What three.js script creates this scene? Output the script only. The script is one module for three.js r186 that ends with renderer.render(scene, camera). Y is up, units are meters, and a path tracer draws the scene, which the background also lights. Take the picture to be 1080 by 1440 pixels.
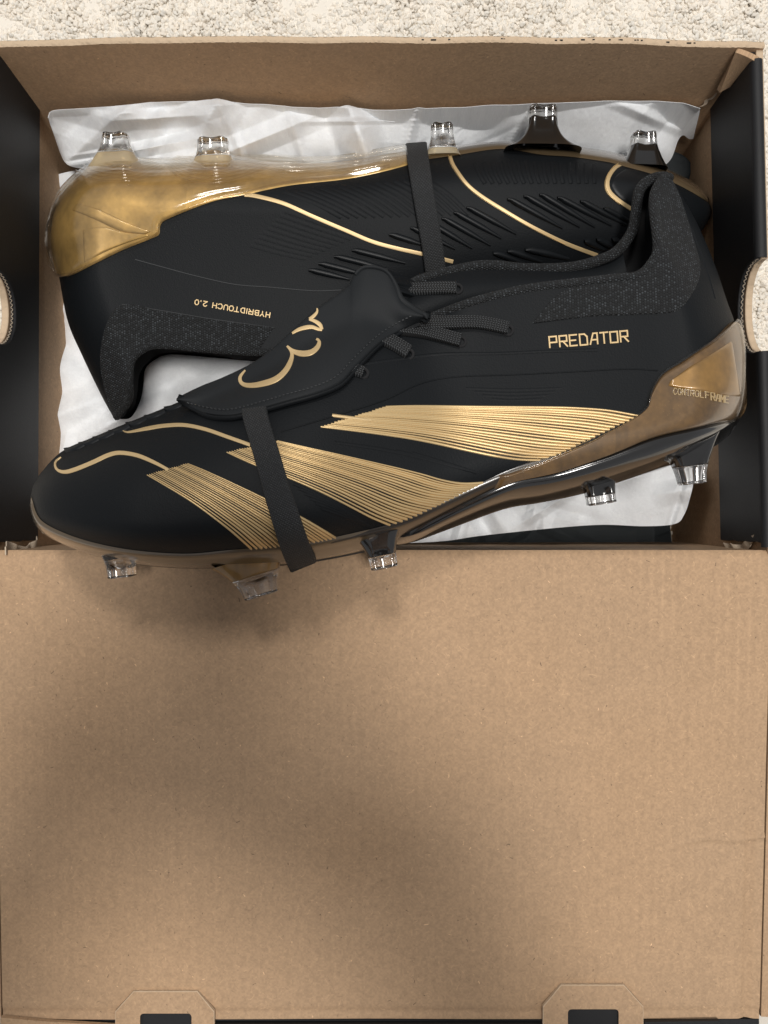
import * as THREE from 'three';
import { mergeGeometries, mergeVertices, toCreasedNormals } from 'three/addons/utils/BufferGeometryUtils.js';
import { MarchingCubes } from 'three/addons/objects/MarchingCubes.js';
import { RoundedBoxGeometry } from 'three/addons/geometries/RoundedBoxGeometry.js';
import { RectAreaLightUniformsLib } from 'three/addons/lights/RectAreaLightUniformsLib.js';

// ------------------------------------------------------------------ camera, lamps, exposure
const scene = new THREE.Scene();
const EYE = 0.465, FOV = 66, RIM = 0.12;                 // metres: phone held above a box whose rim is 12 cm high
const camera = new THREE.PerspectiveCamera(FOV, 0.75, 0.02, 20);
camera.position.set(0, EYE, 0); camera.up.set(0, 0, -1); camera.lookAt(0, 0, 0);
const renderer = new THREE.WebGLRenderer({ antialias: true });
renderer.setSize(768, 1024);
renderer.toneMapping = THREE.LinearToneMapping;
renderer.toneMappingExposure = 0.95;
renderer.shadowMap.enabled = true;
RectAreaLightUniformsLib.init();
scene.background = new THREE.Color().setRGB(0.36, 0.365, 0.38);   // the dim room around, nothing of it in view
const LAMPS = [   // two fittings of the room: one almost overhead, one farther off beyond the box
  { at: new THREE.Vector3(0.17, 2.2, 0.04), size: 0.40, power: 66, label: 'square white ceiling lamp almost straight above the box' },
  { at: new THREE.Vector3(-0.12, 1.9, -1.22), size: 0.34, power: 43, label: 'square white lamp farther off beyond the far wall of the box' }];
for (const l of LAMPS) { const r = new THREE.RectAreaLight(new THREE.Color().setRGB(1, 0.965, 0.92), l.power, l.size, l.size); r.position.copy(l.at); r.lookAt(0, 0.1, 0); scene.add(r); }

// ------------------------------------------------------------------ small helpers
let seed = 7;
const rnd = () => { seed = (seed * 1664525 + 1013904223) >>> 0; return seed / 4294967296; };
const hash = (x, y, s = 0) => { let n = (x * 374761393 + y * 668265263 + s * 1442695041) | 0; n = Math.imul(n ^ (n >>> 13), 1274126177); return ((n ^ (n >>> 16)) >>> 0) / 4294967296; };
const sm = (t) => t * t * (3 - 2 * t), cl = (x, a = 0, b = 1) => Math.min(b, Math.max(a, x)), mix = (a, b, t) => a + (b - a) * t;
const step = (a, b, x) => sm(cl((x - a) / (b - a)));
function noise(x, y, s = 0, per = 0) {
  const xi = Math.floor(x), yi = Math.floor(y), u = sm(x - xi), v = sm(y - yi), w = (q) => per ? ((q % per) + per) % per : q;
  return mix(mix(hash(w(xi), w(yi), s), hash(w(xi + 1), w(yi), s), u), mix(hash(w(xi), w(yi + 1), s), hash(w(xi + 1), w(yi + 1), s), u), v);
}
const fbm = (x, y, s = 0, o = 4) => { let a = 0, k = 0.5, t = 0; for (let i = 0; i < o; i++) { a += k * noise(x, y, s + i); t += k; k *= 0.5; x *= 2.03; y *= 2.03; } return a / t; };
const F = 720 / Math.tan(FOV * Math.PI / 360);
const at = (px, py, h) => { const k = (EYE - h) / F; return new THREE.Vector3((px - 540) * k, h, (py - 720) * k); };   // a measured point of the photograph at height h
const lut = (stops) => (t) => { for (let i = 1; i < stops.length; i++) if (t <= stops[i][0]) { const [a, x] = stops[i - 1], [b, y] = stops[i]; return mix(x, y, sm(cl((t - a) / (b - a)))); } return stops[stops.length - 1][1]; };

function curve(pts) {                                     // spline through points, by arc length
  const c = new THREE.SplineCurve(pts.map((p) => new THREE.Vector2(p[0], p[1]))), N = 500, q = [], L = [0];
  for (let i = 0; i <= N; i++) { q.push(c.getPoint(i / N)); if (i) L.push(L[i - 1] + q[i].distanceTo(q[i - 1])); }
  const f = (t) => {
    const l = cl(t) * L[N]; let a = 0, b = N;
    while (b - a > 1) { const m = (a + b) >> 1; if (L[m] <= l) a = m; else b = m; }
    const k = (l - L[a]) / Math.max(1e-9, L[b] - L[a]);
    return [mix(q[a].x, q[b].x, k), mix(q[a].y, q[b].y, k)];
  };
  f.len = L[N]; return f;
}
function grid(fn, n, m, uv) {
  const p = [], t = [], idx = [];
  for (let i = 0; i <= n; i++) for (let j = 0; j <= m; j++) {
    const v = fn(i / n, j / m); p.push(v.x, v.y, v.z);
    if (uv) t.push(...uv(i / n, j / m, v)); else t.push(v.x, v.z);
    if (i < n && j < m) { const a = i * (m + 1) + j, b = a + m + 1; idx.push(a, b, a + 1, b, b + 1, a + 1); }
  }
  const g = new THREE.BufferGeometry();
  g.setAttribute('position', new THREE.Float32BufferAttribute(p, 3)); g.setAttribute('uv', new THREE.Float32BufferAttribute(t, 2)); g.setIndex(idx);
  g.computeVertexNormals(); return g;
}
function flipIf(g) {                                      // make a grid face up
  const n = g.attributes.normal; let y = 0; for (let i = 0; i < n.count; i++) y += n.getY(i);
  if (y < 0) { const ix = g.index.array; for (let i = 0; i < ix.length; i += 3) { const t = ix[i]; ix[i] = ix[i + 1]; ix[i + 1] = t; } g.computeVertexNormals(); }
  return g;
}
function slab(fn, n, m, thick, uv) {                      // a sheet with real thickness below fn
  const top = flipIf(grid(fn, n, m, uv)), P = top.attributes.position, N = top.attributes.normal, U = top.attributes.uv, c = P.count;
  const bot = top.clone(), B = bot.attributes.position;
  for (let i = 0; i < c; i++) B.setXYZ(i, P.getX(i) - N.getX(i) * thick, P.getY(i) - N.getY(i) * thick, P.getZ(i) - N.getZ(i) * thick);
  const ix = bot.index.array; for (let i = 0; i < ix.length; i += 3) { const t = ix[i]; ix[i] = ix[i + 1]; ix[i + 1] = t; } bot.computeVertexNormals();
  const ring = []; for (let i = 0; i <= n; i++) ring.push(i * (m + 1)); for (let j = 1; j <= m; j++) ring.push(n * (m + 1) + j);
  for (let i = n - 1; i >= 0; i--) ring.push(i * (m + 1) + m); for (let j = m - 1; j >= 0; j--) ring.push(j);
  const sp = [], su = [], si = [];
  ring.forEach((r, k) => { sp.push(P.getX(r), P.getY(r), P.getZ(r), B.getX(r), B.getY(r), B.getZ(r)); su.push(U.getX(r), U.getY(r), U.getX(r), U.getY(r)); if (k) si.push(2 * k - 2, 2 * k - 1, 2 * k, 2 * k, 2 * k - 1, 2 * k + 1); });
  const sk = new THREE.BufferGeometry(); sk.setAttribute('position', new THREE.Float32BufferAttribute(sp, 3)); sk.setAttribute('uv', new THREE.Float32BufferAttribute(su, 2)); sk.setIndex(si); sk.computeVertexNormals();
  return mergeGeometries([top, bot, sk]);
}
const used = {};
function numbered(n) { used[n] = (used[n] ?? -1) + 1; return used[n] ? n + '_' + String(used[n]).padStart(3, '0') : n; }
function mesh(name, geo, mat, parent) {
  const g = Array.isArray(geo) ? mergeGeometries(geo.map((q) => q)) : geo;
  const o = new THREE.Mesh(g, mat); o.castShadow = o.receiveShadow = true;
  o.name = parent ? name : numbered(name);
  if (parent) { const k = parent.userData.kids ??= {}; k[name] = (k[name] ?? -1) + 1; if (k[name]) o.name = name + '_' + String(k[name]).padStart(3, '0'); }
  (parent ?? scene).add(o); return o;
}
function tag(o, label, category, group) { o.userData.label = label; o.userData.category = category; if (group) o.userData.group = group; return o; }
function thing(name, label, category, pos, group) { const o = new THREE.Group(); o.name = numbered(name); if (pos) o.position.copy(pos); scene.add(o); return tag(o, label, category, group); }
function inside(root) { root.updateMatrixWorld(true); const inv = root.matrixWorld.clone().invert(); for (const c of root.children) c.applyMatrix4(inv); }   // children were built at their places; hang them on the base

// ------------------------------------------------------------------ textures (what the surfaces are made of)
function tex(w, h, fn, srgb, sx, sy) {
  const d = new Uint8Array(w * h * 4), o = [0, 0, 0];
  for (let y = 0; y < h; y++) for (let x = 0; x < w; x++) { fn(x, y, o); const i = (y * w + x) * 4; d[i] = cl(o[0], 0, 1) * 255; d[i + 1] = cl(o[1], 0, 1) * 255; d[i + 2] = cl(o[2], 0, 1) * 255; d[i + 3] = 255; }
  const t = new THREE.DataTexture(d, w, h); t.magFilter = t.minFilter = THREE.LinearFilter; t.wrapS = t.wrapT = THREE.RepeatWrapping;
  if (srgb) t.colorSpace = THREE.SRGBColorSpace; t.repeat.set(1 / sx, 1 / sy); t.needsUpdate = true; return t;
}
const gray = (f) => (x, y, o) => { o[0] = o[1] = o[2] = f(x, y); };
function kraftTex(w, h, sx, sy, lines) {
  const fl = new Float32Array(w * h), put = (x, y, a) => { x = Math.round(x); y = Math.round(y); if (x >= 0 && y >= 0 && x < w && y < h) fl[y * w + x] += a; };
  const area = w * h;
  for (let k = 0; k < area / 260; k++) {                    // short paper fibres, light and dark
    let x = rnd() * w, y = rnd() * h, d = rnd() * 6.28, a = (rnd() - 0.47) * 0.12, n = 4 + rnd() * 14;
    for (let i = 0; i < n; i++) { put(x, y, a); put(x + 1, y, a); put(x, y + 1, a * 0.6); x += Math.cos(d); y += Math.sin(d); d += (rnd() - 0.5) * 0.5; }
  }
  for (let k = 0; k < area / 5200; k++) {                   // dark and pale flecks
    let x = rnd() * w, y = rnd() * h, d = rnd() * 6.28, a = rnd() < 0.68 ? -0.10 - rnd() * 0.2 : 0.12 + rnd() * 0.14, n = 2 + rnd() * rnd() * 10;
    for (let i = 0; i < n; i++) { put(x, y, a); put(x + 1, y, a * 0.8); put(x, y + 1, a * 0.6); x += Math.cos(d); y += Math.sin(d); d += (rnd() - 0.5) * 0.7; }
  }
  return tex(w, h, (x, y, o) => {
    const mx = x / w * sx, my = y / h * sy;
    let g = 0.92 + (fbm(mx * 60, my * 60, 3) - 0.5) * 0.03 + (hash(x, y, 5) - 0.5) * 0.06 + (noise(mx * 1300, my * 1300, 8) - 0.5) * 0.09 + (noise(mx * 500, my * 500, 9) - 0.5) * 0.035 + fl[y * w + x];
    if (lines) {                                            // pale scuffed lines where the flutes press through
      const p = mx / 0.00487, r = p - Math.round(p), id = Math.round(p);
      const rub = step(0.42, 0.62, fbm(mx * 14, my * 9, 21, 3)) * step(0.50, 0.60, x / w) * (1 - step(0.9, 1.0, x / w)) * (1 - step(0.2, 0.48, 1 - y / h));
      const broke = (0.3 + 0.9 * noise(id * 7.3, my * 420, 31)) * (0.5 + hash(id, 4, 2));
      g += Math.exp(-r * r * 70) * rub * broke * 0.26 + 0.006 * Math.cos(p * 6.2832);
    }
    const w2 = noise(mx * 25, my * 25, 44) - 0.5;
    o[0] = 0.720 * g + w2 * 0.006; o[1] = 0.595 * g; o[2] = 0.466 * g - w2 * 0.006;
  }, true, sx, sy);
}
const T = {};
T.kraft = kraftTex(1024, 1024, 0.17, 0.17, false);
T.kraftBump = tex(512, 512, gray((x, y) => 0.5 + (fbm(x / 6, y / 6, 12, 3) - 0.5) * 0.5 + 0.2 * Math.cos(x / 512 * 6.2832 * 16)), false, 0.078, 0.078);
T.grain = tex(512, 512, gray((x, y) => { const n = noise(x / 4, y / 4, 1, 128) * 0.6 + noise(x / 2, y / 2, 2, 256) * 0.4; return n; }), false, 0.05, 0.05);
T.black = tex(512, 512, (x, y, o) => { const g = 0.12 + (noise(x / 2, y / 2, 4, 256) - 0.5) * 0.03 + (hash(x, y, 9) > 0.9993 ? 0.25 : 0); o[0] = g; o[1] = g * 1.01; o[2] = g * 1.06; }, true, 0.12, 0.12);
T.knit = tex(512, 512, gray((x, y) => { const u = x / 512 * 16, v = y / 512 * 16 + (Math.floor(u) % 2) * 0.5, a = u % 1 - 0.5, b = v % 1 - 0.5; const loop = Math.abs(b - Math.abs(a) * 0.7 + 0.1); return cl(1 - loop * 2.4) * (0.75 + 0.25 * hash(Math.floor(u), Math.floor(v) % 16, 3)) + 0.1 * noise(x / 3, y / 3, 7); }), false, 0.0175, 0.0175);
T.knitCol = tex(512, 512, (x, y, o) => { const u = x / 512 * 32, v = y / 512 * 32 + (Math.floor(u) % 2) * 0.5; const k = hash(Math.floor(u), Math.floor(v) % 32, 3), a = u % 1 - 0.5, b = v % 1 - 0.5; const g = 0.075 + (0.06 + k * k * 0.3) * cl(1.15 - 2.2 * Math.hypot(a, b)); o[0] = g * 0.94; o[1] = g; o[2] = g * 1.05; }, true, 0.035, 0.035);
T.weave = tex(256, 256, gray((x, y) => { const u = x / 256 * 8, v = y / 256 * 8, o = (Math.floor(u) + Math.floor(v)) % 2; const a = Math.sin((u % 1) * Math.PI), b = Math.sin((v % 1) * Math.PI); return o ? a * 0.9 * (0.5 + 0.5 * b) : b * 0.7 * (0.5 + 0.5 * a); }), false, 0.0048, 0.0048);
T.weaveCol = tex(256, 256, (x, y, o) => { const u = x / 256 * 16, v = y / 256 * 16, k = (Math.floor(u) + Math.floor(v)) % 2; const g = k ? 0.14 + 0.05 * hash(Math.floor(u), Math.floor(v), 4) : 0.08; o[0] = g * 0.96; o[1] = g; o[2] = g * 1.04; }, true, 0.0096, 0.0096);
T.braid = tex(256, 256, gray((x, y) => { const u = x / 256 * 8, v = y / 256 * 8, s = Math.floor(v) % 2 ? 1 : -1, w = u + s * (v % 1) * 0.9; return Math.pow(Math.abs(Math.sin(w * Math.PI)), 0.7) * (0.35 + 0.65 * Math.sin((v % 1) * Math.PI)); }), false, 0.0088, 0.0072);
T.braidCol = tex(256, 256, (x, y, o) => { const u = x / 256 * 8, v = y / 256 * 8, s = Math.floor(v) % 2 ? 1 : -1, w = u + s * (v % 1) * 0.9; const g = 0.05 + 0.25 * Math.pow(Math.abs(Math.sin(w * Math.PI)), 2) * Math.sin((v % 1) * Math.PI); o[0] = g * 0.96; o[1] = g; o[2] = g * 1.03; }, true, 0.0088, 0.0072);
T.gold = tex(512, 512, (x, y, o) => { const n = fbm(x / 40, y / 55, 2, 5), m = fbm(x / 9, y / 9, 8, 3), g = 0.80 + (n - 0.5) * 0.36 + (m - 0.5) * 0.10; o[0] = 0.88 * g + 0.05; o[1] = 0.74 * g + 0.04; o[2] = 0.47 * g + 0.02; }, true, 0.09, 0.09);
T.smoke = tex(512, 512, (x, y, o) => { const n = fbm(x / 50, y / 70, 5, 5), m = fbm(x / 8, y / 8, 9, 3), s = hash(x, y, 3) > 0.9985 ? 0.3 : 0, g = 0.56 + (n - 0.5) * 0.3 + (m - 0.5) * 0.12 + s; o[0] = 0.74 * g; o[1] = 0.61 * g; o[2] = 0.42 * g; }, true, 0.09, 0.09);
T.tissue = tex(512, 512, (x, y, o) => { const g = 0.975 + (fbm(x / 14, y / 14, 6, 4) - 0.5) * 0.05 + (hash(x, y, 2) - 0.5) * 0.03; o[0] = g * 0.99; o[1] = g; o[2] = g * 1.01; }, true, 0.11, 0.11);
T.tissueBump = tex(512, 512, gray((x, y) => fbm(x / 5, y / 5, 6, 3)), false, 0.11, 0.11);

// ------------------------------------------------------------------ materials
const M = {};
const std = (o) => new THREE.MeshStandardMaterial({ side: THREE.DoubleSide, ...o });
const phy = (o) => new THREE.MeshPhysicalMaterial({ side: THREE.DoubleSide, ...o });
M.kraft = std({ map: T.kraft, roughness: 0.82, bumpMap: T.kraftBump, bumpScale: 0.00016 });
M.kraftEdge = std({ color: new THREE.Color().setRGB(0.50, 0.38, 0.26), roughness: 0.9, bumpMap: T.kraftBump, bumpScale: 0.0006 });
M.torn = std({ color: new THREE.Color().setRGB(0.50, 0.41, 0.31), roughness: 0.95, bumpMap: T.kraftBump, bumpScale: 0.0004 });
M.print = phy({ map: T.black, roughness: 0.52, specularIntensity: 0.6, bumpMap: T.grain, bumpScale: 0.00003 });
M.upper = phy({ color: new THREE.Color().setRGB(0.0050, 0.0061, 0.0073), roughness: 0.6, specularIntensity: 0.34, bumpMap: T.grain, bumpScale: 0.00007 });
M.flap = phy({ color: new THREE.Color().setRGB(0.0105, 0.012, 0.0135), roughness: 0.66, specularIntensity: 0.42, bumpMap: T.grain, bumpScale: 0.00003 });
M.fin = phy({ color: new THREE.Color().setRGB(0.0055, 0.0066, 0.0078), roughness: 0.44, specularIntensity: 0.5 });
M.knit = std({ map: T.knitCol, roughness: 0.8, bumpMap: T.knit, bumpScale: 0.0009 });
M.lining = std({ color: new THREE.Color().setRGB(0.009, 0.009, 0.010), roughness: 0.95 });
M.strap = std({ map: T.weaveCol, roughness: 0.75, bumpMap: T.weave, bumpScale: 0.0003 });
M.lace = std({ map: T.braidCol, roughness: 0.72, bumpMap: T.braid, bumpScale: 0.0006 });
M.thread = std({ color: new THREE.Color().setRGB(0.03, 0.032, 0.034), roughness: 0.7 });
M.goldRib = phy({ color: new THREE.Color().setRGB(0.67, 0.49, 0.25), metalness: 0.62, roughness: 0.42 });
M.goldLine = phy({ color: new THREE.Color().setRGB(0.60, 0.44, 0.23), metalness: 0.4, roughness: 0.45 });
M.goldClear = phy({ color: new THREE.Color().setRGB(0.85, 0.74, 0.52), transmission: 0.72, roughness: 0.3, thickness: 0, clearcoat: 1, clearcoatRoughness: 0.1 });
M.goldPlate = phy({ map: T.gold, metalness: 0.35, roughness: 0.4, clearcoat: 0.7, clearcoatRoughness: 0.12 });
M.facet = phy({ map: T.gold, color: new THREE.Color().setRGB(0.46, 0.37, 0.25), metalness: 0.3, roughness: 0.45, clearcoat: 1, clearcoatRoughness: 0.1 });
M.smoke = phy({ map: T.smoke, color: new THREE.Color().setRGB(0.80, 0.66, 0.46), metalness: 0.25, roughness: 0.4, clearcoat: 1, clearcoatRoughness: 0.1 });
M.amber = phy({ color: new THREE.Color().setRGB(0.10, 0.07, 0.038), metalness: 0.2, roughness: 0.35, clearcoat: 1, clearcoatRoughness: 0.1 });
M.gloss = phy({ color: new THREE.Color().setRGB(0.008, 0.0075, 0.007), roughness: 0.16, clearcoat: 1, clearcoatRoughness: 0.05 });
M.brownGloss = phy({ color: new THREE.Color().setRGB(0.018, 0.012, 0.007), roughness: 0.3, clearcoat: 0.5, clearcoatRoughness: 0.06 });
M.clear = phy({ color: new THREE.Color().setRGB(0.93, 0.91, 0.87), transmission: 1, roughness: 0.1, ior: 1.5, thickness: 0 });
M.tip = phy({ color: new THREE.Color().setRGB(0.96, 0.95, 0.93), transmission: 1, roughness: 0.13, ior: 1.38, thickness: 0.004, clearcoat: 1, clearcoatRoughness: 0.08 });
M.emboss = phy({ color: new THREE.Color().setRGB(0.38, 0.27, 0.13), roughness: 0.35, clearcoat: 0.8 });
M.tissue = phy({ map: T.tissue, roughness: 0.85, transmission: 0.14, thickness: 0, bumpMap: T.tissueBump, bumpScale: 0.0002 });
M.cloth = std({ color: new THREE.Color().setRGB(0.018, 0.022, 0.024), roughness: 0.75, bumpMap: T.weave, bumpScale: 0.0002 });
M.carpet = std({ color: new THREE.Color().setRGB(0.76, 0.705, 0.62), roughness: 0.95 });

// ------------------------------------------------------------------ surfaces that other pieces can be laid on
class Surf {
  constructor(P, H) {
    this.P = P; this.H = H; this.g = []; this.n = 90; this.m = 44;
    for (let i = 0; i <= this.n; i++) for (let j = 0; j <= this.m; j++) this.g.push(P(i / this.n, j / this.m));
  }
  inv(x, y) {
    let b = 1e9, k = 0; this.g.forEach((p, i) => { const d = (p[0] - x) ** 2 + (p[1] - y) ** 2; if (d < b) { b = d; k = i; } });
    let s = Math.floor(k / (this.m + 1)) / this.n, v = (k % (this.m + 1)) / this.m; const e = 0.002;
    for (let it = 0; it < 5; it++) {
      const s0 = cl(s, 0, 1 - e), v0 = cl(v, 0, 1 - e), p = this.P(s0, v0), a = this.P(s0 + e, v0), c = this.P(s0, v0 + e);
      const ax = (a[0] - p[0]) / e, ay = (a[1] - p[1]) / e, bx = (c[0] - p[0]) / e, by = (c[1] - p[1]) / e, det = ax * by - ay * bx;
      if (Math.abs(det) < 1e-3) break;
      const dx = x - p[0], dy = y - p[1];
      s = cl(s0 + cl((dx * by - dy * bx) / det, -0.08, 0.08)); v = cl(v0 + cl((ax * dy - ay * dx) / det, -0.1, 0.1));
    }
    return [s, v];
  }
  w(s, v) { const p = this.P(s, v); return at(p[0], p[1], this.H(s, v)); }
  normal(s, v) {
    const e = 0.004, s0 = cl(s, e, 1 - e), v0 = cl(v, e, 1 - e);
    const n = this.w(s0 + e, v0).sub(this.w(s0 - e, v0)).cross(this.w(s0, v0 + e).sub(this.w(s0, v0 - e)));
    if (n.lengthSq() < 1e-20) return new THREE.Vector3(0, 1, 0);
    n.normalize(); return n.y < 0 ? n.negate() : n;
  }
  pt(x, y, off = 0) { const [s, v] = this.inv(x, y); return at(x, y, this.H(s, v)).addScaledVector(this.normal(s, v), off); }
  h(x, y) { const [s, v] = this.inv(x, y); return this.H(s, v); }
}
function coons(bottom, top, left, right) {
  const B = curve(bottom), Tt = curve(top), L = curve(left), R = curve(right), b0 = B(0), b1 = B(1), t0 = Tt(0), t1 = Tt(1);
  return (s, v) => { const b = B(s), t = Tt(s), l = L(v), r = R(v); return [0, 1].map((i) => (1 - v) * b[i] + v * t[i] + (1 - s) * l[i] + s * r[i] - ((1 - s) * (1 - v) * b0[i] + s * (1 - v) * b1[i] + (1 - s) * v * t0[i] + s * v * t1[i])); };
}
// a raised strip on a surface: rounded section of that width (photo px) and height (m)
function ribbon(S, pts, width, height, o = {}) {
  const c = curve(pts), n = o.n ?? Math.max(4, Math.round(c.len / (o.every ?? 6))), wf = typeof width === 'function' ? width : () => width;
  const sec = o.flat ? [[-1, -0.25], [-1, 0.7], [-0.86, 1], [-0.3, 1], [0.3, 1], [0.86, 1], [1, 0.7], [1, -0.25]] : [[-1, -0.3], [-0.72, 0.62], [0, 1], [0.72, 0.62], [1, -0.3]];
  const hf = typeof height === 'function' ? height : () => height, m = sec.length - 1;
  const g = grid((s, q) => {
    const j = Math.round(q * m), p = c(s), a = c(Math.max(0, s - 0.004)), b = c(Math.min(1, s + 0.004)); let tx = b[0] - a[0], ty = b[1] - a[1]; const l = Math.hypot(tx, ty) || 1; tx /= l; ty /= l;
    const w = wf(s) / 2; return S.pt(p[0] - ty * sec[j][0] * w, p[1] + tx * sec[j][0] * w, hf(s) * sec[j][1] + (o.lift ?? 0));
  }, n, m, (s, q) => [s * c.len * 0.0003, sec[Math.round(q * m)][0] * wf(s) * 0.00015]);
  return flipIf(g);
}
// a patch lying on a surface between two curves, raised, with eased borders
function overlay(S, A, B, off, n, m, o = {}) {
  const a = curve(A), b = curve(B), r = o.round ?? 0.12;
  const f = (s, v) => { const p = a(s), q = b(s), e = Math.min(o.openA ? 1 : v / r, o.openB ? 1 : (1 - v) / r, o.openS ? 1 : s / (r * 0.5), o.openE ? 1 : (1 - s) / (r * 0.5), 1), k = Math.sqrt(1 - (1 - cl(e)) ** 2); return S.pt(mix(p[0], q[0], v), mix(p[1], q[1], v), (typeof off === 'function' ? off(s, v) : off) * (0.1 + 0.9 * k)); };
  return flipIf(grid((s, v) => f(s, sm(v) * 0.5 + v * 0.5), n, m));
}
// letters as strokes on a 0..1 grid (y up)
const LET = { P: [[[0, 0], [0, 1], [0.75, 1], [0.75, 0.45], [0, 0.45]]], R: [[[0, 0], [0, 1], [0.75, 1], [0.75, 0.48], [0, 0.48]], [[0.35, 0.48], [0.78, 0]]], E: [[[0.72, 1], [0, 1], [0, 0], [0.72, 0]], [[0, 0.5], [0.6, 0.5]]], D: [[[0, 0], [0, 1], [0.5, 1], [0.76, 0.75], [0.76, 0], [0, 0]]],
  A: [[[0, 0], [0.35, 1], [0.76, 1], [0.76, 0]], [[0.15, 0.4], [0.76, 0.4]]], T: [[[0, 1], [0.8, 1]], [[0.4, 1], [0.4, 0]]], O: [[[0, 0], [0, 1], [0.76, 1], [0.76, 0], [0, 0]]], C: [[[0.74, 0.85], [0.5, 1], [0.2, 1], [0, 0.7], [0, 0.3], [0.2, 0], [0.5, 0], [0.74, 0.15]]], N: [[[0, 0], [0, 1], [0.7, 0], [0.7, 1]]], L: [[[0, 1], [0, 0], [0.62, 0]]],
  F: [[[0, 0], [0, 1], [0.66, 1]], [[0, 0.52], [0.55, 0.52]]], M: [[[0, 0], [0, 1], [0.4, 0.35], [0.8, 1], [0.8, 0]]], H: [[[0, 0], [0, 1]], [[0.7, 0], [0.7, 1]], [[0, 0.5], [0.7, 0.5]]], Y: [[[0, 1], [0.36, 0.5], [0.72, 1]], [[0.36, 0.5], [0.36, 0]]], B: [[[0, 0.5], [0, 1], [0.45, 1], [0.6, 0.85], [0.6, 0.64], [0.45, 0.5], [0, 0.5], [0, 0], [0.5, 0], [0.68, 0.15], [0.68, 0.36], [0.45, 0.5]]],
  I: [[[0.1, 0], [0.1, 1]]], U: [[[0, 1], [0, 0.25], [0.2, 0], [0.5, 0], [0.7, 0.25], [0.7, 1]]], 2: [[[0, 0.8], [0.2, 1], [0.45, 1], [0.64, 0.78], [0.6, 0.55], [0, 0], [0.66, 0]]], 0: [[[0.2, 0], [0, 0.28], [0, 0.72], [0.2, 1], [0.45, 1], [0.66, 0.72], [0.66, 0.28], [0.45, 0], [0.2, 0]]], '.': [[[0.12, 0], [0.12, 0.16]]],
  o: [[[0.2, 0], [0, 0.28], [0, 0.72], [0.2, 1], [0.55, 1], [0.76, 0.72], [0.76, 0.28], [0.55, 0], [0.2, 0]]], d: [[[0, 0], [0, 1], [0.4, 1], [0.68, 0.75], [0.68, 0.25], [0.4, 0], [0, 0]]], a: [[[0, 0], [0.38, 1], [0.76, 0]], [[0.15, 0.35], [0.6, 0.35]]] };
function lettering(S, text, from, to, up, w, height, lift = 0) {
  const n = text.length, out = [], dx = (to[0] - from[0]), dy = (to[1] - from[1]), adv = [...text].map((c) => c === 'I' || c === '.' ? 0.5 : c === ' ' ? 0.7 : 1), tot = adv.reduce((a, b) => a + b);
  let k = 0;
  [...text].forEach((c, i) => {
    for (const st of LET[c] ?? []) for (let q = 1; q < st.length; q++) {
      const P = ([x, y]) => { const t = (k + x * 0.95) / tot; return [from[0] + dx * t + up[0] * y, from[1] + dy * t + up[1] * y]; };
      const a = P(st[q - 1]), b = P(st[q]), l = Math.hypot(b[0] - a[0], b[1] - a[1]) || 1, e = w * 0.4 / l;
      out.push(ribbon(S, [[mix(a[0], b[0], -e), mix(a[1], b[1], -e)], [mix(a[0], b[0], 1 + e), mix(a[1], b[1], 1 + e)]], w, height * (0.9 + 0.2 * hash(i, q, 7)), { n: 3, flat: true, lift }));
    }
    k += adv[i];
  });
  return mergeGeometries(out);
}
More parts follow.
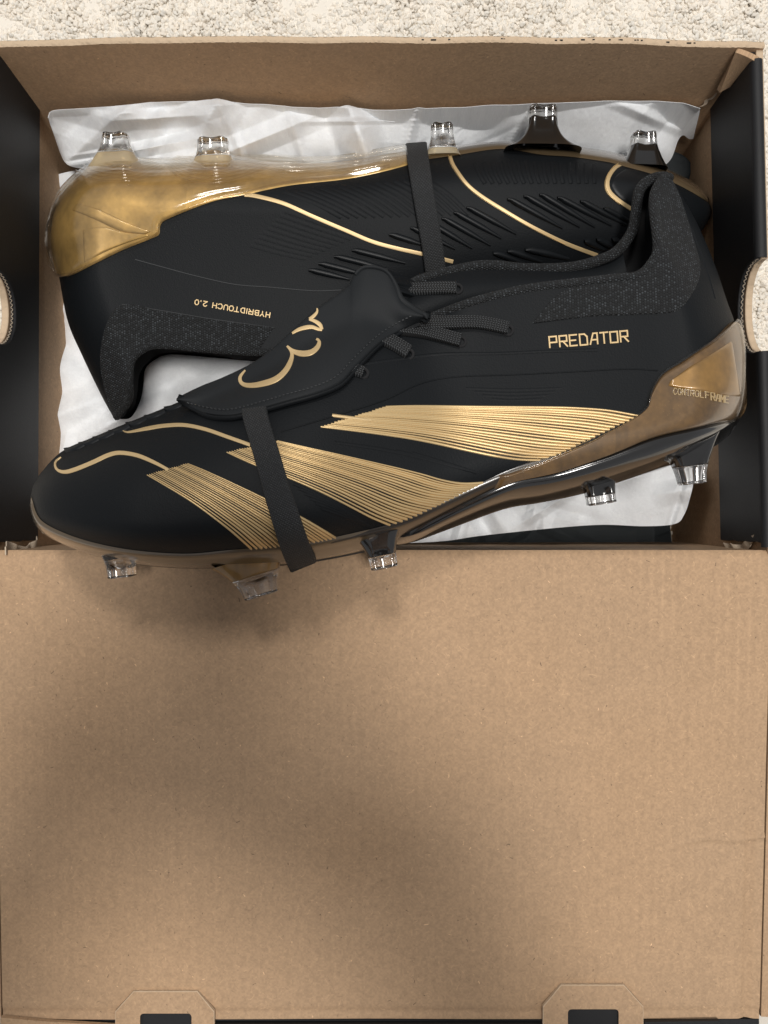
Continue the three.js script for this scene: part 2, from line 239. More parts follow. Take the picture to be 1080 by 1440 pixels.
// a blade stud: flared foot, fluted tip; root and tip in photo px at height h
function stud(root, tip, h, wBase, wTip, depth, t0, t1, o = {}) {
  const ax = tip[0] - root[0], ay = tip[1] - root[1], l = Math.hypot(ax, ay), px = -ay / l, py = ax / l, N = 36, R = o.rings ?? 22, p = [], uv = [], idx = [];
  const prof = (t) => wTip + (wBase - wTip) * Math.pow(1 - t, o.flare ?? 2.6);
  const ts = []; for (let i = 0; i <= R; i++) ts.push([mix(t0, t1, i / R), 1]);
  if (t1 >= 1) { ts.pop(); ts.push([0.94, 1], [0.975, 0.97], [0.993, 0.9], [1, 0.78], [1, 0.4], [1, 0.001]); } else ts.push([t1, 0.001]);
  if (t0 > 0) ts.unshift([t0, 0.001]);
  ts.forEach(([t, k]) => {
    const cx = root[0] + ax * t, cy = root[1] + ay * t, hw = prof(t) / 2 * k, hd = (depth / 2) * (0.85 + (prof(t) / wTip - 1) * 0.35) * k;
    for (let j = 0; j <= N; j++) {
      const a = j / N * Math.PI * 2, c = Math.cos(a), s = Math.sin(a), e = 0.5, fl = 1 - 0.34 * step(0.4, 0.7, t) * Math.pow(Math.abs(Math.cos(a * 3 + 1.57)), 6);
      const q = at(cx + px * hw * Math.sign(c) * Math.pow(Math.abs(c), e) , cy + py * hw * Math.sign(c) * Math.pow(Math.abs(c), e), h); q.y += hd * Math.sign(s) * Math.pow(Math.abs(s), e) * fl;
      p.push(q.x, q.y, q.z); uv.push(q.x, q.y);
    }
  });
  for (let i = 0; i < ts.length - 1; i++) for (let j = 0; j < N; j++) { const a = i * (N + 1) + j, b = a + N + 1; idx.push(a, b, a + 1, b, b + 1, a + 1); }
  const g = new THREE.BufferGeometry(); g.setAttribute('position', new THREE.Float32BufferAttribute(p, 3)); g.setAttribute('uv', new THREE.Float32BufferAttribute(uv, 2)); g.setIndex(idx); g.computeVertexNormals();
  // face outwards
  const v = (i) => new THREE.Vector3().fromBufferAttribute(g.attributes.position, i), mid = Math.floor(ts.length / 2) * (N + 1), ctr = new THREE.Vector3(); for (let j = 0; j < N; j++) ctr.add(v(mid + j)); ctr.divideScalar(N);
  if (new THREE.Vector3().fromBufferAttribute(g.attributes.normal, mid).dot(v(mid).sub(ctr)) < 0) { const ix = g.index.array; for (let i = 0; i < ix.length; i += 3) { const q = ix[i]; ix[i] = ix[i + 1]; ix[i + 1] = q; } g.computeVertexNormals(); }
  return g;
}
function tube3(pts, r, n = 80, seg = 10) { return new THREE.TubeGeometry(new THREE.CatmullRomCurve3(pts), n, r, seg, false); }

// ------------------------------------------------------------------ setting: carpet
const carpet = mesh('carpet', grid((s, v) => { const x = mix(-1.1, 1.1, s), z = mix(-1.1, 1.1, v); return new THREE.Vector3(x, 0.0004 + 0.0016 * fbm(x * 60, z * 60, 3), z); }, 80, 80).index ? flipIf(grid((s, v) => { const x = mix(-1.1, 1.1, s), z = mix(-1.1, 1.1, v); return new THREE.Vector3(x, 0.0004 + 0.0016 * fbm(x * 60, z * 60, 3), z); }, 80, 80)) : null, M.carpet);
carpet.userData = { kind: 'structure', label: 'cream loop pile carpet beyond the far edge of the box' };
{
  const tuft = new THREE.IcosahedronGeometry(1, 2), P = tuft.attributes.position;
  for (let i = 0; i < P.count; i++) { const x = P.getX(i), y = P.getY(i), z = P.getZ(i), k = 1 + 0.5 * (fbm(x * 1.7 + 5, y * 1.7 + z * 1.3 + 3, 4, 3) - 0.5) + 0.25 * Math.sin(x * 5 + z * 4); P.setXYZ(i, x * k, y * k * 0.8, z * k); }
  const tg = mergeVertices((tuft.deleteAttribute('normal'), tuft.deleteAttribute('uv'), tuft), 1e-4); tg.computeVertexNormals();
  const spots = [], d = 0.00185;
  for (let i = -195; i <= 195; i++) for (let j = -170; j <= 20; j++) {
    const x = (i + rnd() - 0.5) * d * 1.05, z = (j + rnd() - 0.5) * d * 1.05; rnd();
    if (Math.abs(x) < 0.165 && z > -0.197 && z < 0.2) continue;
    spots.push([x, z]);
  }
  const inst = new THREE.InstancedMesh(tg, M.carpet, spots.length), m = new THREE.Matrix4(), q = new THREE.Quaternion(), e = new THREE.Euler(), c = new THREE.Color();
  spots.forEach(([x, z], i) => {
    const lump = fbm(x * 70, z * 70, 9, 3), r = 0.00112 * (0.7 + 0.9 * rnd());
    e.set(rnd() * 6.3, rnd() * 6.3, rnd() * 6.3); q.setFromEuler(e);
    m.compose(new THREE.Vector3(x, (lump - 0.5) * 0.005 + 0.0006 + rnd() * 0.0008, z), q, new THREE.Vector3(r * (0.9 + rnd() * 0.7), r * (0.8 + rnd() * 0.5), r)); inst.setMatrixAt(i, m);
    const g = 0.93 + rnd() * 0.14, t = (rnd() - 0.5) * 0.04; c.setRGB(g + t, g, g - t); inst.setColorAt(i, c);
  });
  inst.castShadow = inst.receiveShadow = true; inst.name = 'carpet_pile'; inst.userData.kind = 'stuff'; carpet.add(inst);
}

// ------------------------------------------------------------------ the shoe box with its lid thrown open
const box = thing('shoe_box', 'open brown cardboard shoe box with black printed end walls and lid folded back', 'shoe box');
const R = (px, py) => { const p = at(px, py, RIM); return new THREE.Vector2(p.x, p.z); };
const cFL = R(-11, 70), cFR = R(1061, 70), cNL = R(-14, 776), cNR = R(1078, 776);     // inner corners of the rim
// a board standing between two plan points: shape in (along, height), thickness outwards
function board(a, b, out, shape, thick, lift = 0, bev = 0.0003) {
  const g = new THREE.ExtrudeGeometry(shape, { depth: thick, bevelEnabled: true, bevelSize: bev, bevelThickness: bev, bevelSegments: 1, curveSegments: 24 });
  const d = new THREE.Vector3(b.x - a.x, 0, b.y - a.y).normalize(), n = new THREE.Vector3().crossVectors(d, new THREE.Vector3(0, 1, 0)); const s = n.dot(out) < 0 ? -1 : 1;
  const mtx = new THREE.Matrix4().makeBasis(d, new THREE.Vector3(0, 1, 0), n);
  g.translate(0, 0, s > 0 ? lift : -lift - thick); g.applyMatrix4(mtx); g.translate(a.x, 0, a.y); return g;
}
function rectShape(L, h0, h1, jag = 0, notch) {
  const s = new THREE.Shape(); s.moveTo(0, h0); s.lineTo(L, h0);
  for (let i = 1; i < 9 && jag; i++) s.lineTo(L + (hash(i, 3, 5) - 0.5) * jag, mix(h0, h1, i / 9));
  s.lineTo(L, h1);
  if (notch) { const [c, w, dp] = notch; s.lineTo(c + w, h1); for (let i = 1; i < 24; i++) { const t = i / 24 * Math.PI; s.lineTo(c + w * Math.cos(t), h1 - dp * Math.pow(Math.sin(t), 0.75)); } s.lineTo(c - w, h1); }
  s.lineTo(0, h1);
  for (let i = 8; i > 0 && jag; i--) s.lineTo((hash(i, 7, 5) - 0.5) * jag, mix(h0, h1, i / 9));
  return s;
}
const X = new THREE.Vector3(1, 0, 0), Z = new THREE.Vector3(0, 0, 1), B_T = 0.0026;
mesh('bottom_panel', new THREE.BoxGeometry(0.335, 0.003, 0.214).translate(-0.003, 0.002, -0.092), M.kraft, box);
// far wall: one sheet bowed outwards, with a worn rim
{
  const yTop = (s) => RIM + 0.0004 * Math.sin(s * 40) + 0.0012 * (fbm(s * 14, 3, 8) - 0.5);
  const fw = (s, v) => { const x = mix(cFL.x - 0.012, cFR.x + 0.004, s), h = v * yTop(s), bow = Math.sin(cl(s) * Math.PI) * 0.0035 * v * v; return new THREE.Vector3(x, h, cFL.y + 0.010 * (1 - v) - bow - 0.0006 * Math.sin(s * 9) * v); };
  const g = grid(fw, 90, 12, (s, v) => [s * 0.34, v * 0.12]);
  const out = grid((s, v) => fw(s, v).add(new THREE.Vector3(0, 0, -0.0028)), 90, 12, (s, v) => [s * 0.34, v * 0.12]);
  const w = mesh('far_wall', g, M.kraft, box); mesh('outer_face', out, M.print, w);
  mesh('rim_edge', grid((s, v) => { const p = fw(s, 1); p.z -= 0.0028 * v; p.y += 0.0005 * Math.sin(v * Math.PI) + (hash(Math.round(s * 400), Math.round(v * 4), 3) - 0.5) * 0.0005; return p; }, 400, 4, (s, v) => [s * 0.34, v * 0.0028]), M.kraftEdge, w);
  const fp = []; for (let k = 0; k < 60; k++) { const s = (k + 0.5) / 60 * 0.4 + 0.55; if (hash(k, 2, 9) < 0.3) fp.push(new THREE.BoxGeometry(0.0008 + 0.0016 * hash(k, 5, 1), 0.0003, 0.0005).translate(fw(s, 1).x, fw(s, 1).y + 0.0005, fw(s, 1).z - 0.0014)); }
  mesh('flute_gap', fp, M.lining, w).userData.kind = 'stuff';
}
mesh('near_wall', board(cNL, cNR, Z, rectShape(cNR.x - cNL.x, 0.001, RIM - 0.0035), B_T), [M.kraft, M.kraftEdge], box);
// end walls: kraft board outside, black printed fold-over panel inside, thumb notch through both
function endWall(a, b, out, nAlong, nW, nD, low, turn) {
  const L = b.distanceTo(a), w = mesh('end_wall', board(a, b, out, rectShape(L + 0.001, 0.001, RIM - 0.001, 0, [nAlong, nW, nD - 0.001]), B_T, 0.0014), [M.kraft, M.kraftEdge], box);
  const p = mesh('fold_over_panel', board(a, b, out, (() => { const s = rectShape(L - 0.004, low, RIM - 0.0024, 0.0012, [nAlong, nW, nD]); return s; })(), 0.0022, -0.0010), [M.print, M.print], w); p.position.y = 0.0001;
  const d = new THREE.Vector3(b.x - a.x, 0, b.y - a.y).normalize();
  const cap = (l0, l1) => { const pts = []; for (let i = 0; i <= 10; i++) { const l = mix(l0, l1, i / 10); pts.push(new THREE.Vector3(a.x + d.x * l, RIM - 0.0018, a.y + d.z * l).addScaledVector(out, 0.0014)); }
    const g = new THREE.TubeGeometry(new THREE.CatmullRomCurve3(pts), 24, 0.0027, 14, false); return g; };
  mesh('folded_rim', [cap(0.004, nAlong - nW), cap(nAlong + nW, L - 0.002)], M.print, w);
  // the wavy flute shows in the cut of the notch
  const fl = []; for (const [lift, r] of [[-0.0002, 0.00022], [0.0027, 0.00022]]) { const pts = []; for (let i = 0; i <= 150; i++) { const t = i / 150 * Math.PI, l = nAlong + nW * 0.985 * Math.cos(t), h = RIM - 0.0011 - (nD - 0.0006) * Math.pow(Math.sin(t), 0.75); pts.push(new THREE.Vector3(a.x + d.x * l, h, a.y + d.z * l).addScaledVector(out, lift + 0.0004 * Math.sin(i * 1.05))); } fl.push(new THREE.TubeGeometry(new THREE.CatmullRomCurve3(pts), 300, r, 5, false)); }
  mesh('flute', fl, M.torn, w);
  // dark outer print
  mesh('outer_face', board(a, b, out, rectShape(L, 0.001, RIM - 0.003, 0, [nAlong, nW * 1.04, nD + 0.001]), 0.0003, 0.0045, 0.0001), M.print, w);
  // torn corner scraps at the near end
  return w;
}
const zOf = (py) => (py - 720) * (EYE - RIM) / F;
endWall(cFR, cNR, X, zOf(428) - cFR.y, 0.0205, 0.0172, RIM - 0.044);
endWall(cFL, cNL, X.clone().negate(), zOf(428) - cFL.y, 0.0165, 0.0185, RIM - 0.045);
{ // torn paper scraps where the folded panels were pushed in
  const scrap = (pts, h0, h1, wide = 0.001) => { const a = curve(pts); return slab((s, v) => { const p = a(s), q = at(p[0], p[1], mix(h0, h1, s)); q.y += v * 0.0016 + 0.0008 * Math.sin(s * 17); q.x += (v - 0.5) * 0.0016 * noise(s * 9, 3, 5) + 0.0006 * Math.sin(s * 23); q.z += 0.0012 * (noise(s * 14, v, 6) - 0.5) + (v - 0.5) * wide; return q; }, 26, 3, 0.0005); };
  mesh('torn_edge', scrap([[984, 152], [998, 138], [1010, 122], [1022, 112], [1033, 113], [1031, 120]], 0.079, 0.1), M.torn, box);
  mesh('torn_edge', scrap([[0, 108], [12, 116], [20, 114], [28, 124], [40, 134], [52, 148]], 0.112, 0.077), M.torn, box);
  mesh('torn_edge', scrap([[1018, 768], [1036, 770], [1050, 766], [1054, 758], [1078, 757]], 0.085, 0.119, 0.003), M.torn, box);
  mesh('torn_edge', scrap([[8, 776], [12, 768], [28, 774], [46, 769], [52, 760]], 0.119, 0.08, 0.004), M.torn, box);
  // creased corner tab at the far right
  const c = mesh('corner_tab', slab((s, v) => { const a = at(mix(1012, 1034, v), mix(128, 71, v), mix(0.098, RIM, v)), b = at(mix(1030, 1064, v), mix(119, 85, v), mix(0.098, RIM, v)); const q = a.lerp(b, s); q.y += 0.0005 * Math.sin(s * 3.1); q.z += 0.0008; return q; }, 8, 10, 0.0024, (s, v) => [s * 0.02, v * 0.03]), M.kraft, box);
}
// the lid: panel hinged on the near rim, lying open towards the viewer
T.lid = kraftTex(2048, 1280, 0.345, 0.2157, true);
M.lid = std({ map: T.lid, roughness: 0.8, bumpMap: T.kraftBump, bumpScale: 0.00012 });
{
  const lid = new THREE.Group(); lid.name = 'lid'; box.add(lid); lid.userData.label = 'box lid lying open with its plain brown inside facing up';
  const zA = zOf(774), zB = zOf(1434);
  const L = (s, v) => {
    const xl = (mix(-9, 3, v) - 540) * (EYE - RIM) / F, xr = (mix(1086, 1069, v) - 540) * (EYE - RIM) / F, x = mix(xl, xr, s), z = mix(zA, zB, v);
    let y = RIM - 0.0022 * Math.pow(1 - cl(v / 0.022), 2) + (fbm(x * 9 + 4, z * 9, 31, 2) - 0.5) * 0.0016 - 0.0005;
    y += -0.0013 * Math.exp(-(((s - 0.982) / 0.006) ** 2)) * step(0.5, 0.62, v) - 0.0006 * Math.exp(-(((v - 0.985) / 0.007) ** 2));
    const cr = v - 0.62 + 0.25 * (s - 0.9) - 0.02 * noise(s * 40, 1, 3); y += 0.0009 * Math.exp(-((cr / 0.004) ** 2)) * step(0.86, 0.93, s);
    for (const [ds, dv, dr, dh] of [[0.51, 0.66, 0.012, 0.0006], [0.24, 0.38, 0.016, 0.0005], [0.72, 0.83, 0.014, 0.0006], [0.9, 0.3, 0.012, 0.0006], [0.12, 0.78, 0.018, 0.0006]]) { const e = Math.hypot((s - ds) * 0.33, (v - dv) * 0.2 * 1.6 + 0.3 * (s - ds) * 0.33) / dr; if (e < 1) y -= dh * (1 - e * e) ** 2; }
    const arc = Math.hypot((s - 0.44) * 0.33, (v - 0.6) * 0.2) - 0.028; if (s > 0.47 && v > 0.6) y += 0.00035 * Math.exp(-((arc / 0.0008) ** 2)) * step(0.6, 0.66, v) * step(0.47, 0.5, s);                 // a crease running in from the right edge
    return new THREE.Vector3(x, y, z);
  };
  mesh('lid_panel', slab(L, 260, 200, 0.0024, (s, v) => [s * 0.345, (1 - v) * 0.2157]), M.lid, lid);
  // side flaps bend down from both edges, the front flap from the far edge
  const sideFlap = (px0, px1, dx) => slab((s, v) => { const p = at(mix(px0, px1, v), 720, RIM); p.x += dx * s * 0.05 + dx * 0.0007; p.y -= 0.0006 + 0.016 * s * s + 0.004 * s; p.z = mix(zOf(796), zB - 0.001, v) + 0.0006 * Math.sin(s * 12); return p; }, 14, 40, 0.0022, (s, v) => [s * 0.05, v * 0.2]);
  mesh('side_flap', sideFlap(-9, 3, -1), M.kraft, lid); mesh('side_flap', sideFlap(1086, 1069, 1), M.kraft, lid);
  const zL = zB + 0.0004, k = (EYE - RIM) / F;
  mesh('front_flap', new THREE.BoxGeometry((1069 - 3) * k, 0.06, 0.0024).translate((1069 + 3 - 1080) / 2 * k, RIM - 0.031, zB + 0.0016), M.print, lid);
  // black lip lying back over the edge, left and right of the lock tabs
  const lip = (pts, h) => { const s = new THREE.Shape(pts.map(([x, y]) => new THREE.Vector2((x - 540) * k, -(y - 720) * k))); const g = new THREE.ExtrudeGeometry(s, { depth: 0.0016, bevelEnabled: true, bevelSize: 0.0003, bevelThickness: 0.0003, bevelSegments: 1 }); g.rotateX(-Math.PI / 2); g.translate(0, h, 0); return g; };
  mesh('black_lip', lip([[303, 1438], [762, 1438], [762, 1462], [303, 1462]], RIM + 0.0005), M.print, lid);
  mesh('black_lip', lip([[903, 1438], [905, 1434], [1008, 1432], [1017, 1446], [1017, 1462], [903, 1462]], RIM + 0.0005), M.print, lid);
  mesh('edge_strip', lip([[4, 1428], [60, 1433], [164, 1439], [164, 1462], [4, 1462]], RIM + 0.0003), M.kraft, lid);
  // lock tabs: octagonal ears with a rounded slot
  const tab = (x0, y0, x1, y1, cut, slot, label) => {
    const P = (x, y) => [(x - 540) * k, -(y - 720) * k], s = new THREE.Shape();
    [[x0, 1464], [x0, y1], [x0 + cut, y0], [x1 - cut, y0], [x1, y1], [x1, 1464]].forEach(([x, y], i) => s[i ? 'lineTo' : 'moveTo'](...P(x, y)));
    const [a, b, t] = slot, hole = new THREE.Path(), r = 6; hole.moveTo(...P(a, 1458)); hole.lineTo(...P(a, t + r)); hole.quadraticCurveTo(...P(a, t), ...P(a + r, t)); hole.lineTo(...P(b - r, t)); hole.quadraticCurveTo(...P(b, t), ...P(b, t + r)); hole.lineTo(...P(b, 1458)); s.holes.push(hole);
    const g = new THREE.ExtrudeGeometry(s, { depth: 0.0013, bevelEnabled: true, bevelSize: 0.0003, bevelThickness: 0.0003, bevelSegments: 2 }); g.rotateX(-Math.PI / 2);
    const q = g.attributes.position; for (let i = 0; i < q.count; i++) q.setY(i, q.getY(i) + RIM - 0.0006 + 0.0011 * step(zOf(y0) - 0.001, zOf(y1), q.getZ(i)));
    g.computeVertexNormals();
    const o = mesh('lock_tab', g, [M.kraft, M.kraftEdge], lid);
    mesh('slot_back', new THREE.BoxGeometry((b - a + 6) * k, 0.0006, (1464 - t + 4) * k).translate(((a + b) / 2 - 540) * k, RIM + 0.00045, ((1464 + t) / 2 - 720) * k), M.print, o);
  };
  tab(165, 1393, 302, 1419, 24, [199, 271, 1421]); tab(763, 1384, 902, 1412, 26, [797, 868, 1415]);
}
// ------------------------------------------------------------------ boots
function profile(v, c, a) {                               // half-width across the side of a boot: sole edge 0 .. top 1
  const low = v < a ? Math.pow(1 - Math.pow(1 - v / a, 2.6), 0.62) : 1, t = cl((v - a) / (1 - a));
  return low * mix(Math.pow(Math.max(0, 1 - Math.pow(t, 2.1)), 0.62), 1 - (1 - 0.72) * t - 0.06 * Math.sin(t * Math.PI), c);
}
function body(S, hm, far) {
  const sp = (t) => t - Math.sin(2 * Math.PI * t) / (2 * Math.PI) * 0.9, vp = (t) => t - Math.sin(2 * Math.PI * t) / (2 * Math.PI) * 0.8;
  const near = flipIf(grid((s, v) => S.w(sp(s), vp(v)), 240, 90));
  const back = flipIf(grid((s, v) => { s = sp(s); v = vp(v); const p = S.P(s, v), h = hm(s), q = at(p[0], p[1], h); q.y = h - (S.H(s, v) - h) * far; return q; }, 240, 60));
  const ix = back.index.array; for (let i = 0; i < ix.length; i += 3) { const t = ix[i]; ix[i] = ix[i + 1]; ix[i + 1] = t; }
  back.computeVertexNormals(); return mergeGeometries([near, back]);
}
// ---- the front boot: toe left, sole towards the viewer
{
  const boot = thing('football_boot', 'black and gold football boot lying in front, its side stripes and fold-over tongue facing up', 'football boot', at(540, 640, 0.09));
  boot.position.set(0, 0, 0);
  const hm = lut([[0, 0.146], [0.35, 0.138], [0.6, 0.122], [1, 0.119]]), w = lut([[0, 0.036], [0.27, 0.046], [0.5, 0.042], [0.72, 0.036], [1, 0.034]]), open = lut([[0.46, 0], [0.64, 0.95], [0.9, 1], [1, 0.6]]);
  const E = (s) => Math.sqrt(Math.max(0, 1 - (1 - cl(s / 0.16)) ** 2)) * Math.sqrt(Math.max(0, 1 - (1 - cl((1 - s) / 0.1)) ** 2));
  const P = coons([[47, 722], [62, 745], [110, 768], [170, 784], [240, 792], [300, 793], [380, 790], [440, 783], [500, 772], [560, 759], [623, 736], [704, 709], [760, 700], [815, 688], [868, 673], [945, 647], [1000, 620], [1030, 592]],
    [[55, 668], [75, 645], [95, 630], [130, 615], [185, 592], [240, 570], [285, 550], [340, 524], [400, 486], [450, 452], [500, 430], [550, 436], [600, 447], [660, 426], [740, 406], [803, 398], [866, 391], [897, 387], [916, 371], [925, 346], [919, 283], [929, 256], [941, 250]],
    [[47, 722], [43, 705], [46, 685], [55, 668]], [[1030, 592], [1042, 555], [1045, 500], [1033, 453], [1023, 425], [1007, 377], [985, 324], [960, 277], [941, 250]]);
  const S = new Surf(P, (s, v) => hm(s) + w(s) * E(s) * profile(v, open(s), mix(0.3, 0.22, s)));
  mesh('upper', body(S, hm, 0.62), M.upper, boot);

  // inside of the ankle opening, tongue and knitted rims
  const farRim = [[566, 410], [584, 397], [610, 388], [646, 379], [674, 374], [700, 374], [740, 378], [803, 376], [850, 363], [872, 349], [889, 325], [894, 300], [898, 272], [907, 258], [923, 250], [938, 250]];
  const nearRim = [[590, 452], [604, 448], [640, 434], [680, 421], [740, 407], [803, 399], [866, 392], [897, 388], [916, 371], [925, 346], [919, 283], [929, 256], [941, 250]];
  const fr = curve(farRim), nr = curve(nearRim), hFar = lut([[0, 0.122], [0.2, 0.116], [0.8, 0.114], [0.93, 0.116], [1, 0.119]]);
  mesh('lining', flipIf(grid((s, v) => { const a = fr(s), b = nr(s), x = mix(a[0], b[0] + 5, v), y = mix(a[1], b[1] + 10, v); return at(x, y, hFar(s) - 0.010 * Math.sin(v * Math.PI) + 0.002 * v); }, 60, 14)), M.lining, boot);
  const tl = curve([[566, 412], [610, 391], [660, 380], [720, 380], [790, 381], [850, 372], [876, 356]]), tb = curve([[572, 470], [604, 456], [660, 434], [740, 416], [800, 408], [850, 402], [884, 396]]);
  const tongue = new Surf((s, v) => { const a = tl(s), b = tb(s); return [mix(a[0], b[0], v), mix(a[1], b[1], v)]; }, (s, v) => mix(0.128, 0.114, sm(s)) + 0.006 * Math.sin(v * Math.PI) * (1 - s * 0.6) + 0.003 * v);
  mesh('tongue', slab((s, v) => tongue.w(s, v), 50, 16, 0.002), M.upper, boot);
  const rimTube = (pts, hf, r, n) => { const c = curve(pts), q = []; for (let i = 0; i <= 60; i++) { const p = c(i / 60); q.push(at(p[0], p[1], hf(i / 60, p))); } const g = tube3(q, r, n ?? 160, 12), u = g.attributes.uv, L = c.len * 0.0003; for (let i = 0; i < u.count; i++) u.setXY(i, u.getX(i) * L, u.getY(i) * r * 6.28); return g; };
  ;[rimTube(farRim, (s) => hFar(s) + 0.001, 0.0024), rimTube(nearRim, (s, p) => S.h(p[0], p[1]) - 0.001, 0.0021)].forEach((g) => mesh('collar_rim', g, M.knit, boot));
  // knitted ankle panel
  mesh('knit_collar', overlay(S, [[748, 455], [790, 450], [834, 445], [890, 443], [941, 440], [960, 431], [975, 410], [983, 392], [984, 371], [975, 338], [964, 302], [955, 276], [943, 252]],
    [[748, 455], [764, 436], [778, 420], [803, 405], [866, 396], [897, 391], [912, 379], [924, 360], [926, 335], [921, 300], [922, 275], [930, 258], [941, 250]], 0.0007, 150, 24, { round: 0.05 }), M.knit, boot);

  // three stripes of raised gold ribs
  const stripe = (lo, hi, start, n, label) => {
    const a = curve(lo), b = curve(hi), base = mesh('gold_stripe', overlay(S, lo, hi, 0.00012, 60, 12, { round: 0.02 }), M.fin, boot), g = [];
    for (let i = 0; i < n; i++) {
      const q = i / (n - 1), pts = []; for (let k = 0; k <= 10; k++) { const t = k / 10, A = a(t), B = b(t); if (k === 10) for (const [Q, c] of [[A, a], [B, b]]) { const d = c(0.95), l = Math.hypot(Q[0] - d[0], Q[1] - d[1]); Q[0] += (Q[0] - d[0]) / l * 6; Q[1] += (Q[1] - d[1]) / l * 6; } pts.push([mix(A[0], B[0], q), mix(A[1], B[1], q) + Math.sin(q * 19 + t * 3) * 0.35]); }
      const wd = (s) => { const p = a(s), r = b(s); return Math.hypot(p[0] - r[0], p[1] - r[1]) / (n - 1) * (0.54 + 0.12 * Math.sin(i * 1.7 + s * 4)); };
      g.push(ribbon(S, pts, wd, (s) => 0.0003 + 0.0004 * s, { every: 7 }));
    }
    base.userData.label = label; mesh('rib', g, M.goldRib, base).userData.kind = 'stuff';
  };
  stripe([[207, 668], [265, 702], [307, 732], [330, 750], [350, 768]], [[264, 652], [300, 667], [370, 700], [426, 729], [473, 757]], 0, 19, 'front gold stripe near the toe');
  stripe([[319, 636], [357, 653], [407, 672], [451, 691], [489, 710], [520, 726], [546, 737]], [[390, 620], [430, 629], [476, 639], [533, 652], [583, 664], [640, 679], [683, 679]], 0, 21, 'middle gold stripe behind the strap');
  stripe([[451, 600], [520, 608], [583, 617], [640, 629], [690, 640], [730, 646], [762, 647]], [[542, 572], [590, 571], [690, 572], [790, 573], [840, 576], [866, 579], [892, 584]], 0, 20, 'rear gold stripe below the ankle');
  // ridges moulded between the stripes, seams, pull lines
  const ridges = [];
  for (let i = 0; i < 6; i++) { ridges.push(ribbon(S, [[470 + i * 22, 622 + i * 3], [540 + i * 18, 632 + i * 4], [620 + i * 10, 650 + i * 3]], 5, 0.00025, { every: 8 })); ridges.push(ribbon(S, [[412 + i * 8, 680 + i * 7], [440 + i * 9, 692 + i * 7], [474 + i * 10, 712 + i * 6]], 5, 0.00022, { every: 8 })); }
  for (let i = 0; i < 4; i++) ridges.push(ribbon(S, [[655 + i * 12, 546 + i * 5], [720, 548 + i * 5], [790 - i * 9, 546 + i * 5]], 4, 0.00014, { every: 8 }));
  mesh('ridge', ridges, M.upper, boot).userData.kind = 'stuff';
  ;[ribbon(S, [[395, 607], [470, 585], [540, 563], [590, 540], [640, 530], [720, 527], [800, 523], [880, 519], [925, 521]], 2.2, 0.00035), ribbon(S, [[500, 513], [560, 505], [620, 498], [700, 497], [770, 494], [840, 492]], 5, 0.0003),
    ribbon(S, [[944, 262], [962, 298], [980, 340], [996, 385], [1006, 420]], 2, 0.0003)].forEach((g) => mesh('seam', g, M.upper, boot));
  // thin gold outline strokes
  const gw = (a, b) => (s) => mix(1.2, a, Math.min(1, s * 5)) * (s > 0.8 ? mix(1, b / a, (s - 0.8) * 5) : 1);
  ;[ribbon(S, [[86, 643], [78, 650], [80, 660], [90, 664], [104, 661], [129, 651], [153, 640], [170, 637], [194, 641], [218, 651], [237, 661]], gw(5.5, 4), 0.00028, { every: 4, flat: true }),
    ribbon(S, [[172, 605], [180, 608], [206, 603], [230, 599], [259, 598], [289, 604], [321, 615], [352, 626]], gw(5, 5), 0.00028, { every: 4, flat: true }), ribbon(S, [[467, 584], [490, 587], [522, 591]], 5, 0.0005)].forEach((g) => mesh('gold_outline', g, M.goldLine, boot));
  mesh('lettering', lettering(S, 'PREDATOR', [773, 489], [887, 480], [-1.2, -15], 2.3, 0.0004), M.goldLine, boot).userData.label = 'gold raised word PREDATOR';

  // sole: amber edge under the toe, dark arch, smoky heel frame, black plate
  ;[overlay(S, [[44, 700], [48, 722], [62, 747], [110, 771], [170, 788], [240, 796], [300, 797], [380, 795], [440, 788], [500, 777], [560, 762]], [[45, 698], [52, 722], [66, 737], [104, 754], [152, 767], [205, 775], [265, 778], [322, 773], [380, 768], [440, 761], [520, 744]], 0.0016, 120, 10, { round: 0.3, openE: true })].forEach((g) => mesh('sole_edge', g, M.amber, boot));
  mesh('arch_plate', overlay(S, [[430, 790], [500, 777], [560, 762], [623, 739], [704, 712], [760, 702], [815, 690]], [[450, 761], [520, 744], [570, 730], [620, 707], [680, 677], [730, 655], [790, 636]], 0.0014, 100, 14, { round: 0.12 }), M.brownGloss, boot);
  const plate = mesh('sole_plate', overlay(S, [[548, 764], [623, 739], [704, 711], [760, 701], [815, 690], [868, 674], [945, 648], [1000, 622], [1034, 592]], [[558, 752], [600, 730], [656, 701], [719, 672], [781, 660], [849, 639], [916, 615], [993, 596], [1038, 585]], 0.0036, 120, 16, { round: 0.22 }), M.gloss, boot);
  const frame = mesh('heel_frame', overlay(S, [[690, 686], [719, 673], [781, 661], [849, 640], [916, 616], [993, 597], [1036, 588], [1043, 560]], [[700, 668], [750, 652], [800, 633], [850, 611], [892, 588], [910, 572], [915, 553], [930, 528], [962, 507], [1000, 480], [1031, 452], [1040, 480]], 0.0026, 140, 26, { round: 0.1 }), M.smoke, boot);
  ;[ribbon(S, [[700, 668], [750, 652], [800, 633], [850, 611], [892, 588], [909, 573], [914, 554], [929, 529], [962, 507], [1000, 480], [1030, 453]], 5, 0.0012, { lift: 0.0018 }), ribbon(S, [[1031, 454], [1037, 490], [1037, 525], [1034, 560], [1028, 590]], 5, 0.001, { lift: 0.0022 })].forEach((g) => mesh('frame_rim', g, M.clear, frame));
  mesh('facet', overlay(S, [[934, 546], [960, 553], [1000, 559], [1036, 562]], [[937, 541], [962, 521], [992, 499], [1023, 476]], 0.0034, 40, 14, { round: 0.16 }), M.facet, frame);
